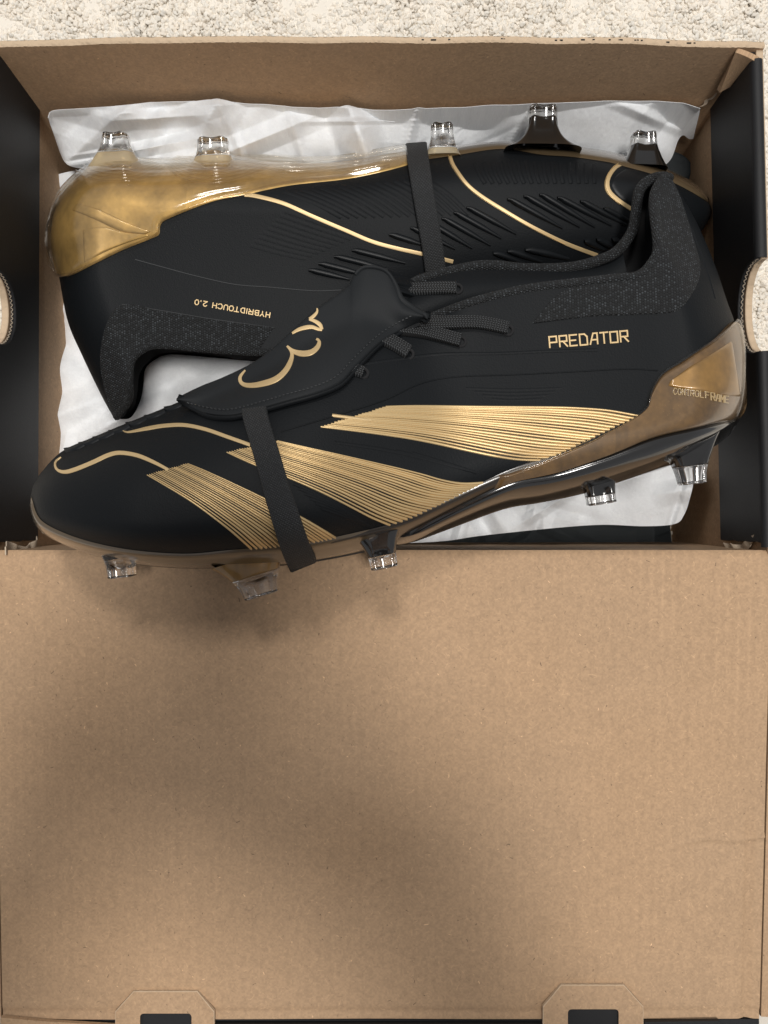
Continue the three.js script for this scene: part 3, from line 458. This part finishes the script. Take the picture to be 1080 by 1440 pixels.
  mesh('lettering', lettering(S, 'CoNTRoLFRAME', [944, 558], [1016, 566], [0.4, -8.5], 1.1, 0.0003, 0.0027), M.emboss, frame).userData.label = 'raised word CONTROLFRAME';

  // studs along the visible edge
  const st = (root, tip, h, wb, wt, cut, m1, o) => { const g = mesh('stud', stud(root, tip, h, wb, wt, 0.012, 0, cut, o), m1, boot); mesh('stud_tip', stud(root, tip, h, wb, wt, 0.012, cut + 0.004, 1, o), M.tip, g); };
  st([168, 774], [172, 812], 0.150, 50, 36, 0.3, M.tip); st([352, 783], [369, 838], 0.146, 112, 48, 0.46, M.facet, { flare: 1.9 });
  st([531, 750], [541, 799], 0.150, 66, 38, 0.62, M.gloss); st([838, 660], [846, 709], 0.138, 60, 39, 0.74, M.gloss); st([965, 610], [973, 681], 0.137, 88, 36, 0.64, M.gloss, { flare: 1.7 });

  // laces, each end running into its eyelet
  const lace = (pts, wd, lift, onto = S) => { const q = curve(pts)(1), l = mesh('lace', ribbon(onto, pts, wd, 0.0016, { flat: true, lift, every: 3 }), M.lace, boot); };
  lace([[576, 409], [600, 408], [622, 407], [641, 407]], 14, 0.0006, tongue); lace([[575, 462], [620, 457], [670, 455], [713, 463]], 17, 0.0012);
  lace([[556, 463], [590, 467], [620, 473], [648, 480]], 18, 0.0008); lace([[530, 474], [545, 481], [560, 489], [574, 498]], 17, 0.0008); lace([[488, 520], [500, 523], [510, 526]], 14, 0.0008); lace([[415, 552], [430, 553], [445, 553]], 10, 0.0005);
  ;[[643, 407, tongue], [714, 465, S], [648, 481, S], [574, 499, S], [510, 526, S]].map(([x, y, s]) => { const g = new THREE.TorusGeometry(0.0019, 0.0006, 8, 18); g.rotateX(Math.PI / 2); const p = s.pt(x, y, 0.0004); g.translate(p.x, p.y, p.z); return g; }).forEach((g) => mesh('eyelet', g, M.lining, boot));

  // fold-over tongue with stitched edge and gold emblem
  const fb = curve([[247, 563], [268, 575], [290, 582], [320, 585], [350, 580], [400, 566], [450, 552], [480, 538], [501, 516], [532, 485], [560, 467], [589, 454], [606, 448]]);
  const ft = curve([[247, 560], [280, 543], [310, 531], [348, 513], [378, 493], [410, 464], [446, 432], [487, 402], [497, 386], [511, 373], [532, 374], [547, 380], [558, 399], [566, 420], [582, 432], [605, 445]]);
  const fP = (s, v) => { const a = fb(s), b = ft(s); return [mix(a[0], b[0], v), mix(a[1], b[1], v)]; };
  const flap = new Surf(fP, (s, v) => { const p = fP(s, v), [bs, bv] = S.inv(p[0], p[1]), h = S.H(bs, Math.min(bv, 0.93)); return h + 0.0035 + 0.004 * Math.sin(v * Math.PI) + 0.003 * step(0.55, 0.8, s) * sm(v) - 0.002 * v; });
  { // smooth the flap's heights once so that it lies like a soft pad
    const n = 60, m = 24, H = []; for (let i = 0; i <= n; i++) { H.push([]); for (let j = 0; j <= m; j++) H[i].push(flap.H(i / n, j / m)); }
    for (let k = 0; k < 6; k++) for (let i = 1; i < n; i++) for (let j = 1; j < m; j++) H[i][j] = 0.4 * H[i][j] + 0.15 * (H[i - 1][j] + H[i + 1][j] + H[i][j - 1] + H[i][j + 1]);
    flap.H = (s, v) => { const x = cl(s) * n, y = cl(v) * m, i = Math.min(n - 1, Math.floor(x)), j = Math.min(m - 1, Math.floor(y)), u = x - i, q = y - j; return mix(mix(H[i][j], H[i + 1][j], u), mix(H[i][j + 1], H[i + 1][j + 1], u), q); };
  }
  const fo = mesh('tongue_flap', slab((s, v) => { const p = flap.w(s, v), e = Math.min(v / 0.05, (1 - v) / 0.05, s / 0.02, (1 - s) / 0.02, 1); p.y -= 0.001 * (1 - Math.sqrt(1 - (1 - cl(e)) ** 2)); return p; }, 110, 44, 0.0026), M.flap, boot);
  mesh('piping', ribbon(flap, [[252, 566], [290, 584], [320, 587], [350, 582], [400, 568], [450, 554], [482, 540], [503, 518], [534, 487], [562, 469], [590, 456]], 6, 0.0008, { lift: -0.0004 }), M.upper, fo);
  mesh('piping', ribbon(flap, [[500, 386], [511, 377], [530, 377], [545, 384], [556, 401], [565, 421], [582, 434], [602, 446]], 5, 0.0012, { every: 4 }), M.flap, fo);
  const dash = []; { const c = curve([[262, 566], [290, 574], [320, 577], [350, 571], [398, 557], [446, 543], [474, 529], [495, 507], [527, 476], [554, 457], [580, 444]]); for (let i = 0; i < 62; i++) { const t = (i + 0.2) / 62, a = c(t), b = c(t + 0.009); dash.push(ribbon(flap, [[a[0], a[1] - 1], [b[0], b[1]]], 1.7, 0.0006, { n: 3 })); } }
  mesh('stitch', dash, M.thread, fo).userData.kind = 'stuff';
  const cw = (...k) => (s) => { const i = Math.min(k.length - 2, Math.floor(s * (k.length - 1))), u = s * (k.length - 1) - i; return mix(k[i], k[i + 1], u); };
  ;[ribbon(flap, [[345, 521], [338, 530], [339, 538], [347, 542], [364, 541], [387, 534], [402, 521], [410, 505], [410, 495], [404, 487]], cw(2, 5, 6, 7, 8, 8, 7.5, 7, 5, 3), 0.0003, { every: 3, flat: true }), ribbon(flap, [[404, 487], [412, 494], [425, 497.5], [438, 495.5], [447, 488], [449, 480], [445, 477]], cw(3, 6, 8, 8, 7, 6, 3), 0.0003, { every: 3, flat: true }),
    ribbon(flap, [[411, 469], [422, 463], [437, 460], [447, 463], [453, 464]], cw(3, 5, 6, 5, 4), 0.0003, { every: 3, flat: true }), ribbon(flap, [[453, 464], [450, 457], [443, 452], [435, 449]], cw(4, 6, 5, 4), 0.0003, { every: 3, flat: true }), ribbon(flap, [[435, 449], [441, 445], [446, 439], [446, 434]], cw(4, 5, 4, 2), 0.0003, { every: 3, flat: true })].forEach((g) => mesh('emblem', g, M.goldLine, fo));
  mesh('tongue_fold', slab((s, v) => { const c = curve([[546, 379], [563, 386], [578, 393], [588, 398]])(s), d = curve([[560, 420], [578, 430], [596, 440], [606, 446]])(s); return at(mix(c[0], d[0], v), mix(c[1], d[1], v), 0.133 + 0.004 * Math.sin(v * 3.1) - 0.008 * s + 0.001 * Math.sin(v * 20 + s * 6)); }, 20, 20, 0.003), M.upper, boot);
  // moulded steps along the instep edge ahead of the flap
  mesh('instep_fin', [[100, 628], [120, 620], [140, 612], [162, 603], [186, 592], [212, 582], [240, 570]].map(([x, y]) => ribbon(S, [[x - 8, y + 6], [x + 6, y + 3], [x + 20, y - 4]], 5, 0.0013)), M.fin, boot);

  // elastic strap round the forefoot, under the flap and round the sole
  const strap = mesh('elastic_strap', ribbon(S, [[361, 583], [364, 600], [377, 645], [390, 692], [401, 725], [414, 760], [422, 778], [425, 785]], (s) => mix(35, 39, s), (s) => 0.0018, { flat: true, lift: 0.0022, every: 5 }), M.strap, boot);
}
// ---- the rear boot: upside down, heel left, sole towards the far wall
{
  const boot = thing('football_boot', 'black football boot lying upside down behind, its clear gold heel and studs towards the tissue', 'football boot');
  const hm = lut([[0, 0.070], [1, 0.066]]), w = lut([[0, 0.037], [0.4, 0.037], [0.7, 0.040], [1, 0.034]]), open = lut([[0, 0.6], [0.08, 1], [0.38, 1], [0.55, 0]]);
  const E = (s) => Math.sqrt(Math.max(0, 1 - (1 - cl(s / 0.1)) ** 2)) * Math.sqrt(Math.max(0, 1 - (1 - cl((1 - s) / 0.16)) ** 2));
  const P = coons([[77, 292], [93, 266], [125, 240], [170, 230], [214, 233], [260, 231], [300, 228], [377, 229], [486, 230], [549, 219], [605, 212], [700, 204], [760, 206], [815, 211], [868, 220], [933, 240], [980, 266], [998, 287]],
    [[160, 588], [176, 584], [182, 560], [182, 528], [184, 507], [198, 493], [222, 485], [287, 490], [364, 495], [450, 485], [560, 460], [700, 428], [850, 395], [940, 362], [980, 332], [999, 306]],
    [[77, 292], [71, 330], [82, 384], [95, 451], [116, 501], [142, 555], [160, 588]], [[998, 287], [1001, 296], [999, 306]]);
  const S = new Surf(P, (s, v) => hm(s) + w(s) * E(s) * profile(v, open(s), mix(0.22, 0.3, s)));
  mesh('upper', body(S, hm, 0.9), M.upper, boot);
  const n2 = curve([[163, 586], [182, 560], [182, 528], [184, 507], [198, 490], [222, 480], [287, 484], [364, 490], [440, 482]]), f2 = curve([[166, 589], [186, 578], [193, 556], [196, 528], [208, 510], [229, 499], [287, 501], [358, 507], [440, 510]]);
  mesh('lining', slab((s, v) => { const a = n2(s), b = f2(s); return at(mix(a[0], b[0], v), mix(a[1], b[1], v), 0.070 - 0.026 * Math.sin(s * 3.1) ** 0.5 * (0.6 + 0.4 * v)); }, 80, 10, 0.0015), M.lining, boot);
  const rimPts = []; { const c = curve([[164, 586], [181, 562], [182, 528], [185, 507], [198, 493], [222, 485], [287, 490], [364, 495], [430, 488]]); for (let i = 0; i <= 60; i++) { const p = c(i / 60); rimPts.push(at(p[0], p[1], S.h(p[0], p[1]) - 0.001)); } }
  mesh('collar_rim', (() => { const g = tube3(rimPts, 0.0019, 140, 10), u = g.attributes.uv; for (let i = 0; i < u.count; i++) u.setXY(i, u.getX(i) * 0.14, u.getY(i) * 0.012); return g; })(), M.knit, boot);
  mesh('knit_collar', overlay(S, [[163, 584], [178, 560], [180, 528], [183, 507], [198, 491], [222, 483], [287, 488], [364, 493]], [[158, 580], [146, 540], [141, 500], [150, 455], [172, 428], [228, 437], [287, 447], [386, 460]], 0.0006, 110, 22, { round: 0.05 }), M.knit, boot);
  ;[ribbon(S, [[190, 365], [230, 376], [275, 388], [330, 400], [380, 404], [440, 409], [480, 408]], 1.8, 0.0003), ribbon(S, [[172, 428], [228, 437], [300, 449], [386, 461]], 1.6, 0.0005)].forEach((g) => mesh('seam', g, M.thread, boot));

  // gold strokes
  ;[ribbon(S, [[344, 274], [360, 276], [398, 286], [439, 304], [486, 324], [524, 340], [561, 350], [593, 357], [637, 368]], 5.5, 0.0003, { flat: true }), ribbon(S, [[632, 217], [635, 228], [641, 239], [656, 259], [675, 275], [705, 294], [746, 318], [795, 342], [840, 359]], 5.5, 0.0003, { flat: true }), ribbon(S, [[877, 229], [866, 235], [857, 247], [854, 259], [858, 271], [874, 285], [897, 300]], 5.5, 0.0003, { flat: true })].forEach((g) => mesh('gold_outline', g, M.goldLine, boot));
  ;[ribbon(S, [[630, 217], [633, 228], [639, 240], [654, 260], [673, 276], [704, 295.5], [745, 319.5], [794, 343.5]], 1, 0.0009), ribbon(S, [[872, 230], [862, 236], [853, 248], [850, 260], [854, 273], [871, 288]], 1, 0.0009)].forEach((g) => mesh('gold_outline', g, M.goldRib, boot));
  mesh('lettering', lettering(S, 'HYBRIdToUCH 2.0', [380, 440], [272, 421], [-1.1, 6.6], 1.5, 0.0003), M.goldLine, boot).userData.label = 'small gold line HYBRIDTOUCH 2.0, upside down';

  // rubber strike fins, each a raised bar
  const fins = [[713, 281, 791, 321], [736, 277, 815, 319], [758, 275, 836, 319], [783, 279, 860, 317], [815, 284, 880, 316], [848, 294, 886, 311], [656, 293, 726, 329], [638, 300, 705, 335], [621, 308, 690, 345], [602, 314, 664, 349], [577, 321, 640, 350], [547, 330, 600, 346], [821, 338, 852, 352], [838, 336, 872, 353], [860, 336, 884, 347], [693, 355, 737, 370], [713, 352, 762, 368], [738, 350, 800, 364], [495, 352, 570, 370], [470, 361, 545, 379], [448, 371, 515, 387], [434, 380, 492, 393]];
  fins.forEach(([a, b, c, d]) => mesh('strike_fin', ribbon(S, [[a, b], [mix(a, c, 0.08), mix(b, d, 0.03)], [mix(a, c, 0.5), mix(b, d, 0.46)], [c, d]], (s) => mix(4, 10, Math.min(1, s * 7)) * (s > 0.55 ? mix(1, 0.4, (s - 0.55) / 0.45) : 1), (s) => mix(0.0022, 0.0007, s), { every: 5 }), M.fin, boot));
  const rib = [];
  for (let i = 0; i < 16; i++) rib.push(ribbon(S, [[400 + i * 13, 268 - i * 1.2 + (i % 2)], [440 + i * 12.5, 284 - i * 0.9], [480 + i * 12, 306 - i * 0.3]], 7, 0.00026, { every: 10 }));
  for (let i = 0; i < 9; i++) rib.push(ribbon(S, [[352 + i * 6, 345 - i * 6], [390 + i * 8, 356 - i * 5], [430 + i * 9, 364 - i * 4]], 6, 0.00009, { every: 10 }));
  for (let i = 0; i < 15; i++) rib.push(ribbon(S, [[668 + i * 12, 226 + Math.abs(i - 6) * 0.6], [673 + i * 11.6, 243], [682 + i * 11, 258]], 7, 0.00045, { every: 8 }));
  mesh('ridge', rib, M.upper, boot).userData.kind = 'stuff';
  mesh('toe_panel', overlay(S, [[880, 238], [866, 248], [861, 262], [876, 281], [905, 297]], [[895, 240], [920, 250], [945, 262], [965, 282], [960, 300]], 0.0004, 40, 20, { round: 0.08 }), M.fin, boot);

  // sole: gold core under a clear shell at heel and arch, thin brown edge at the toe
  const bite = [[82, 386], [98, 388], [135, 370], [172, 352], [214, 335], [224, 329], [226, 316], [238, 307], [297, 284], [344, 274], [407, 261], [486, 252], [549, 239], [600, 224]];
  const sil = [[80, 384], [72, 345], [72, 320], [79, 290], [94, 264], [126, 238], [170, 228], [214, 231], [260, 229], [300, 226], [377, 227], [430, 230], [486, 228], [549, 217], [600, 211]];
  const core = mesh('gold_core', overlay(S, bite, sil, 0.0006, 160, 24, { round: 0.05 }), M.goldPlate, boot);
  { const a = curve(bite), b = curve(sil); const f = (s, v) => { const p = a(s), q = b(s), e = Math.min(v / 0.16, (1 - v) / 0.1, s / 0.05, (1 - s) / 0.02, 1), k = Math.sqrt(1 - (1 - cl(e)) ** 2); return S.pt(mix(p[0] , q[0], v), mix(p[1] + 1, q[1] - 1, v), 0.0014 + 0.0026 * k); };
    mesh('clear_shell', slab(f, 150, 26, 0.0012), M.clear, boot); }
  ;[overlay(S, [[100, 296], [130, 308], [170, 326], [208, 330]], [[108, 286], [140, 294], [175, 310], [215, 326]], 0.0012, 40, 8, { round: 0.3 }), overlay(S, [[118, 372], [150, 355], [180, 342], [212, 331]], [[116, 322], [145, 318], [175, 326], [212, 330]], 0.001, 40, 12, { round: 0.1 })].forEach((g) => mesh('wedge', g, M.goldPlate, core));
  mesh('shell_rim', ribbon(S, [[98, 387], [135, 369], [172, 351], [212, 334], [222, 328], [224, 318], [238, 306], [297, 283], [344, 273], [407, 259], [486, 250], [549, 236]], 3.5, 0.0012, { lift: 0.0006 }), M.clear, boot);
  mesh('sole_edge', overlay(S, [[590, 226], [640, 219], [705, 210], [762, 218], [803, 221], [852, 228], [872, 233], [925, 248], [966, 267], [996, 285]], [[590, 212], [640, 207], [705, 202], [762, 203], [815, 209], [868, 218], [933, 238], [975, 260], [998, 284]], 0.0018, 110, 8, { round: 0.35 }), M.amber, boot);
  // contour lines stepping round the clear stud feet
  const ring = [];
  for (let i = 0; i < 8; i++) { ring.push(ribbon(S, [[146 - i * 4.5, 224 + i * 3.6], [152 - i * 2, 230 + i * 4.6], [170 + i * 2, 236 + i * 4], [190 + i * 4.5, 234 + i * 2.7], [206 + i * 4, 234 + i * 1.6]], 2.2, 0.0007, { lift: 0.0034, every: 7 })); ring.push(ribbon(S, [[250 - i * 2, 231 + i * 1.5], [278 - i * 3, 233 + i * 4], [302, 236 + i * 4.4], [326 + i * 3, 234 + i * 3.4], [352 + i * 4, 230 + i * 2]], 2.2, 0.0007, { lift: 0.0034, every: 7 })); }
  for (let i = 0; i < 4; i++) ring.push(ribbon(S, [[345, 229 + i * 5], [400, 233 + i * 5.6], [470, 231 + i * 5], [560, 217 + i * 5]], 1.8, 0.0006, { lift: 0.0034, every: 10 }));
  mesh('contour_ring', ring, M.clear, boot).userData.kind = 'stuff';

  const st = (root, tip, h, wb, wt, cut, m1, o) => { const g = mesh('stud', stud(root, tip, h, wb, wt, 0.012, 0, cut, o), m1, boot); mesh('stud_tip', stud(root, tip, h, wb, wt, 0.012, cut + 0.004, 1, o), M.tip, g); };
  st([166, 250], [163, 190], 0.083, 96, 35, 0.5, M.goldClear, { flare: 1.7 }); st([302, 245], [300, 197], 0.085, 84, 42, 0.42, M.goldClear, { flare: 2.6 }); st([622, 224], [621, 177], 0.087, 52, 31, 0.2, M.goldClear);
  st([762, 214], [763, 152], 0.089, 108, 39, 0.72, M.gloss, { flare: 4 }); st([903, 240], [905, 189], 0.083, 66, 33, 0.62, M.gloss, { flare: 2 });

  mesh('elastic_strap', ribbon(S, [[586, 213], [587, 224], [592, 258], [600, 305], [607, 345], [612, 385]], (s) => mix(30, 29, s), 0.0016, { flat: true, lift: 0.0026, every: 5 }), M.strap, boot);
}
// ------------------------------------------------------------------ tissue paper and the cloth bag
function paper(label, top, bottom, hTop, hBot, crumple, sd, cat = 'tissue paper', mat = M.tissue, name = 'tissue_sheet', o = {}) {
  const a = curve(top), b = curve(bottom), n = o.n ?? 240, m = o.m ?? 90;
  const P0 = a(0.5), Q0 = b(0.5), box0 = [...top, ...bottom], x0 = Math.min(...box0.map((p) => p[0])), x1 = Math.max(...box0.map((p) => p[0])), y0 = Math.min(...box0.map((p) => p[1])), y1 = Math.max(...box0.map((p) => p[1]));
  const crease = []; seed = sd * 977 + 13; for (let i = 0; i < (o.creases ?? 26); i++) { const th = rnd() * 3.14; crease.push([mix(x0, x1, rnd()), mix(y0, y1, rnd()), Math.cos(th), Math.sin(th), (rnd() < 0.5 ? -1 : 1) * (0.4 + rnd() * 1.4), 5 + rnd() * rnd() * 55, 40 + rnd() * 140]); }
  const f = (s, v) => {
    const p = a(s), q = b(s), X0 = mix(p[0], q[0], v), Y0 = mix(p[1], q[1], v); let h = mix(typeof hTop === 'function' ? hTop(s) : hTop, typeof hBot === 'function' ? hBot(s) : hBot, v), d = 0;
    for (const [x, y, c, sn, k, wd, ln] of crease) { const t = (X0 - x) * c + (Y0 - y) * sn, l = -(X0 - x) * sn + (Y0 - y) * c; if (Math.abs(l) < ln && Math.abs(t) < wd) d += k * (1 - Math.abs(t) / wd) * (1 - Math.abs(l) / ln) * Math.min(1, wd / 30); }
    d += (fbm(X0 / 70 + sd, Y0 / 70, sd, 2) - 0.5) * 1.2; h += d * crumple * 1.7 * Math.min(1, v * 6 + 0.25);
    const w = at(mix(p[0], q[0], v), mix(p[1], q[1], v), h); w.z = Math.max(w.z, cFL.y + 0.0022 + 0.010 * (1 - h / RIM)); return w;
  };
  return tag(mesh(name, slab(f, n, m, 0.0002), mat), label, cat);
}
paper('white tissue sheet standing against the far wall behind the studs', [[68, 166], [74, 156], [110, 153], [150, 150], [220, 143], [300, 135], [420, 139], [540, 144], [590, 146], [660, 133], [700, 137], [760, 139], [810, 138], [910, 135], [950, 142], [985, 153]], [[84, 214], [100, 234], [160, 240], [240, 240], [330, 236], [440, 230], [540, 216], [600, 214], [660, 216], [720, 226], [800, 236], [870, 246], [935, 232], [955, 195], [975, 168]], (s) => 0.083 + 0.003 * Math.sin(s * 9), (s) => 0.056 + 0.006 * Math.sin(s * 6), 0.005, 3);
paper('small white tissue fold glimpsed under the wall sheet beside the rear boot arch', [[320, 190], [420, 172], [500, 160], [575, 158], [710, 172]], [[330, 262], [420, 262], [500, 262], [575, 262], [700, 262]], 0.046, 0.046, 0.004, 5);
paper('white tissue sheet lying under the rear boot heel at the left', [[78, 246], [105, 240], [150, 236], [230, 234], [300, 234]], [[58, 652], [110, 700], [200, 690], [320, 640], [430, 560]], 0.046, (s) => 0.040 - 0.006 * s, 0.006, 9, 'tissue paper', M.tissue, 'tissue_sheet', { creases: 26 });
paper('crumpled white tissue wad below the studs of the front boot heel', [[540, 756], [640, 690], [760, 640], [880, 590], [990, 580]], [[546, 765], [623, 761], [680, 753], [786, 742], [849, 738], [905, 740], [948, 737], [962, 724], [972, 694], [981, 652], [996, 600]], (s) => 0.060, (s) => 0.058 - 0.012 * Math.sin(s * 3), 0.0055, 14, 'tissue paper', M.tissue, 'tissue_sheet', { creases: 30 });
paper('black folded cloth lying on the box bottom beneath the tissue', [[470, 690], [620, 690], [800, 690], [936, 690]], [[470, 764], [620, 765], [800, 766], [945, 764]], 0.022, 0.020, 0.003, 21, 'cloth bag', M.cloth, 'cloth_bag');
paper('black cloth corner poking out beside the rear boot toe', [[915, 215], [940, 212], [965, 222], [985, 250]], [[900, 280], [930, 292], [960, 300], [985, 305]], 0.044, 0.034, 0.0008, 24, 'cloth bag', M.cloth, 'cloth_bag');

// ------------------------------------------------------------------ the lamps, and the phone that takes the picture
for (const l of LAMPS) {
  const lamp = thing('ceiling_lamp', l.label, 'lamp', l.at); lamp.lookAt(0, 0.1, 0);
  mesh('housing', new RoundedBoxGeometry(l.size + 0.03, l.size + 0.03, 0.05, 3, 0.01).translate(0, 0, -0.034), std({ color: new THREE.Color().setRGB(0.7, 0.7, 0.7), roughness: 0.5 }), lamp);
  mesh('lamp_diffuser', new THREE.PlaneGeometry(l.size, l.size).translate(0, 0, -0.004), new THREE.MeshStandardMaterial({ color: 0x222222, emissive: new THREE.Color(1, 0.95, 0.88), emissiveIntensity: 2 }), lamp);
}
{
  const phone = thing('phone', 'dark phone held flat above the open box', 'phone', new THREE.Vector3(-0.026, EYE + 0.012, 0.062));
  mesh('phone_body', new RoundedBoxGeometry(0.076, 0.008, 0.158, 4, 0.0038), std({ color: new THREE.Color().setRGB(0.03, 0.03, 0.035), roughness: 0.3 }), phone);
  mesh('lens_block', new RoundedBoxGeometry(0.034, 0.003, 0.034, 3, 0.001).translate(0.018, -0.0052, -0.056), std({ color: new THREE.Color().setRGB(0.02, 0.02, 0.02), roughness: 0.25 }), phone);
}
// the person who holds it, kneeling at the near side; seen only as the shade they cast and the light they keep off
{
  function solid(bones, cell, k) {                          // smooth union of tapered capsules, meshed by marching cubes
    const lo = new THREE.Vector3(1e9, 1e9, 1e9), hi = lo.clone().negate(); for (const [a, b, r, q] of bones) for (const [p, w] of [[a, r], [b, q]]) { lo.min(new THREE.Vector3(...p).subScalar(w + k * 2)); hi.max(new THREE.Vector3(...p).addScalar(w + k * 2)); }
    const ctr = lo.clone().add(hi).multiplyScalar(0.5), half = Math.max(hi.x - lo.x, hi.y - lo.y, hi.z - lo.z) / 2 * 1.06, res = Math.min(130, Math.ceil(half * 2 / cell)), mc = new MarchingCubes(res, M.lining, false, false, 900000);
    const A = bones.map(([a, b, r, q]) => { const d = b.map((v, i) => v - a[i]); return [a, d, d[0] ** 2 + d[1] ** 2 + d[2] ** 2 + 1e-12, r, q]; });
    for (let z = 0; z < res; z++) for (let y = 0; y < res; y++) for (let x = 0; x < res; x++) {
      const px = ctr.x + ((x - res / 2) / (res / 2)) * half, py = ctr.y + ((y - res / 2) / (res / 2)) * half, pz = ctr.z + ((z - res / 2) / (res / 2)) * half; let d = 1;
      for (const [a, v, l, r, q] of A) { const ux = px - a[0], uy = py - a[1], uz = pz - a[2], t = cl((ux * v[0] + uy * v[1] + uz * v[2]) / l), e = Math.hypot(ux - v[0] * t, uy - v[1] * t, uz - v[2] * t) - mix(r, q, t), hh = cl(0.5 + 0.5 * (d - e) / k); d = mix(d, e, hh) - k * hh * (1 - hh); }
      mc.field[x + y * res + z * res * res] = -d;
    }
    mc.isolation = 0; mc.update(); const n = mc.count, g = new THREE.BufferGeometry();
    g.setAttribute('position', new THREE.BufferAttribute(mc.positionArray.slice(0, n * 3), 3)); g.setAttribute('normal', new THREE.BufferAttribute(mc.normalArray.slice(0, n * 3), 3)); g.setAttribute('uv', new THREE.BufferAttribute(new Float32Array(n * 2), 2));
    g.scale(half, half, half); g.translate(ctr.x, ctr.y, ctr.z); return g;
  }
  const S2 = (f) => [-1, 1].flatMap(f), H = [-0.105, 0.462, 0.125];
  const torso = [[[0, 0.16, 0.86], [0, 0.36, 0.80], 0.15, 0.13], [[0, 0.36, 0.80], [0, 0.62, 0.70], 0.13, 0.145], ...S2((k) => [[[k * 0.06, 0.62, 0.70], [k * 0.17, 0.70, 0.64], 0.12, 0.065]])];
  const arms = [[[-0.18, 0.70, 0.64], [-0.27, 0.50, 0.44], 0.052, 0.043], [[-0.27, 0.50, 0.44], [-0.13, 0.462, 0.20], 0.042, 0.028], [[0.18, 0.70, 0.64], [0.25, 0.50, 0.46], 0.052, 0.043], [[0.25, 0.50, 0.46], [0.09, 0.462, 0.235], 0.042, 0.028]];
  const legs = S2((k) => [[[k * 0.09, 0.16, 0.86], [k * 0.17, 0.08, 0.48], 0.088, 0.062], [[k * 0.17, 0.07, 0.48], [k * 0.13, 0.05, 0.88], 0.058, 0.038], [[k * 0.13, 0.045, 0.88], [k * 0.13, 0.03, 1.02], 0.036, 0.024]]);
  const head = [[[0, 0.70, 0.65], [0, 0.80, 0.57], 0.056, 0.052], [[0, 0.87, 0.52], [0, 0.92, 0.54], 0.075, 0.088], [[0, 0.80, 0.47], [0, 0.86, 0.50], 0.045, 0.06], [[0, 0.845, 0.435], [0, 0.825, 0.425], 0.011, 0.014], ...S2((k) => [[[k * 0.078, 0.87, 0.545], [k * 0.08, 0.84, 0.54], 0.014, 0.01]])];
  const hand = [[[-0.13, 0.462, 0.20], [-0.108, 0.456, 0.15], 0.026, 0.028], [[-0.112, 0.456, 0.15], [-0.094, 0.460, 0.075], 0.026, 0.020], [[-0.096, 0.454, 0.13], [-0.082, 0.456, 0.08], 0.02, 0.016]];
  const fing = [[0.072, 0.060, 0.0085], [0.092, 0.066, 0.009], [0.112, 0.064, 0.009], [0.130, 0.052, 0.008]].flatMap(([z, L, r]) => [[[-0.088, 0.455, z], [-0.066, 0.461, z - 0.006], r + 0.001, r], [[-0.066, 0.461, z - 0.006], [-0.066 + L * 0.4, 0.4635, z - 0.010], r, r * 0.9], [[-0.066 + L * 0.4, 0.4635, z - 0.010], [-0.066 + L * 0.62, 0.4645, z - 0.010], r * 0.9, r * 0.75]]);
  const thumb = [[[-0.098, 0.470, 0.115], [-0.086, 0.484, 0.085], 0.013, 0.011], [[-0.086, 0.484, 0.085], [-0.066, 0.4885, 0.062], 0.011, 0.009], [[-0.066, 0.4885, 0.062], [-0.054, 0.488, 0.046], 0.009, 0.0075]];
  const mir = (b, dz) => b.map(([p, q, r, w]) => [[-0.052 - p[0], p[1], p[2] + dz], [-0.052 - q[0], q[1], q[2] + dz], r, w]), handR = mir(hand, 0.035);
  const person = thing('person', 'person in dark sweater and trousers kneeling before the box, holding a phone over it', 'person', new THREE.Vector3(0, 0, 0.7));
  const skin = std({ color: new THREE.Color().setRGB(0.42, 0.27, 0.19), roughness: 0.55 }), knitwear = std({ color: new THREE.Color().setRGB(0.035, 0.036, 0.045), roughness: 0.9 }), denim = std({ color: new THREE.Color().setRGB(0.03, 0.04, 0.07), roughness: 0.9 });
  const grow = (b, e) => b.map(([a, c, r, q]) => [a, c, r + e, q + e]);
  mesh('body', [solid([...torso, ...arms, ...legs, ...head, hand[0], handR[0]], 0.012, 0.02), solid([...hand, ...fing, ...thumb], 0.0035, 0.006), solid([...handR, ...mir(fing, 0.035), ...mir(thumb, 0.035)], 0.0035, 0.006)], skin, person);
  mesh('sweater', solid(grow([...torso, ...arms], 0.008), 0.012, 0.02), knitwear, person); mesh('trousers', solid(grow([[[0, 0.16, 0.86], [0, 0.28, 0.82], 0.152, 0.13], ...legs.slice(0, 6)], 0.007), 0.012, 0.02), denim, person);
  mesh('hair', solid([[[0, 0.91, 0.56], [0, 0.95, 0.55], 0.092, 0.088], [[0, 0.86, 0.60], [0, 0.92, 0.60], 0.07, 0.075]], 0.01, 0.02), M.lining, person);
  for (const c of person.children) c.position.z = -0.7;
}
renderer.render(scene, camera);
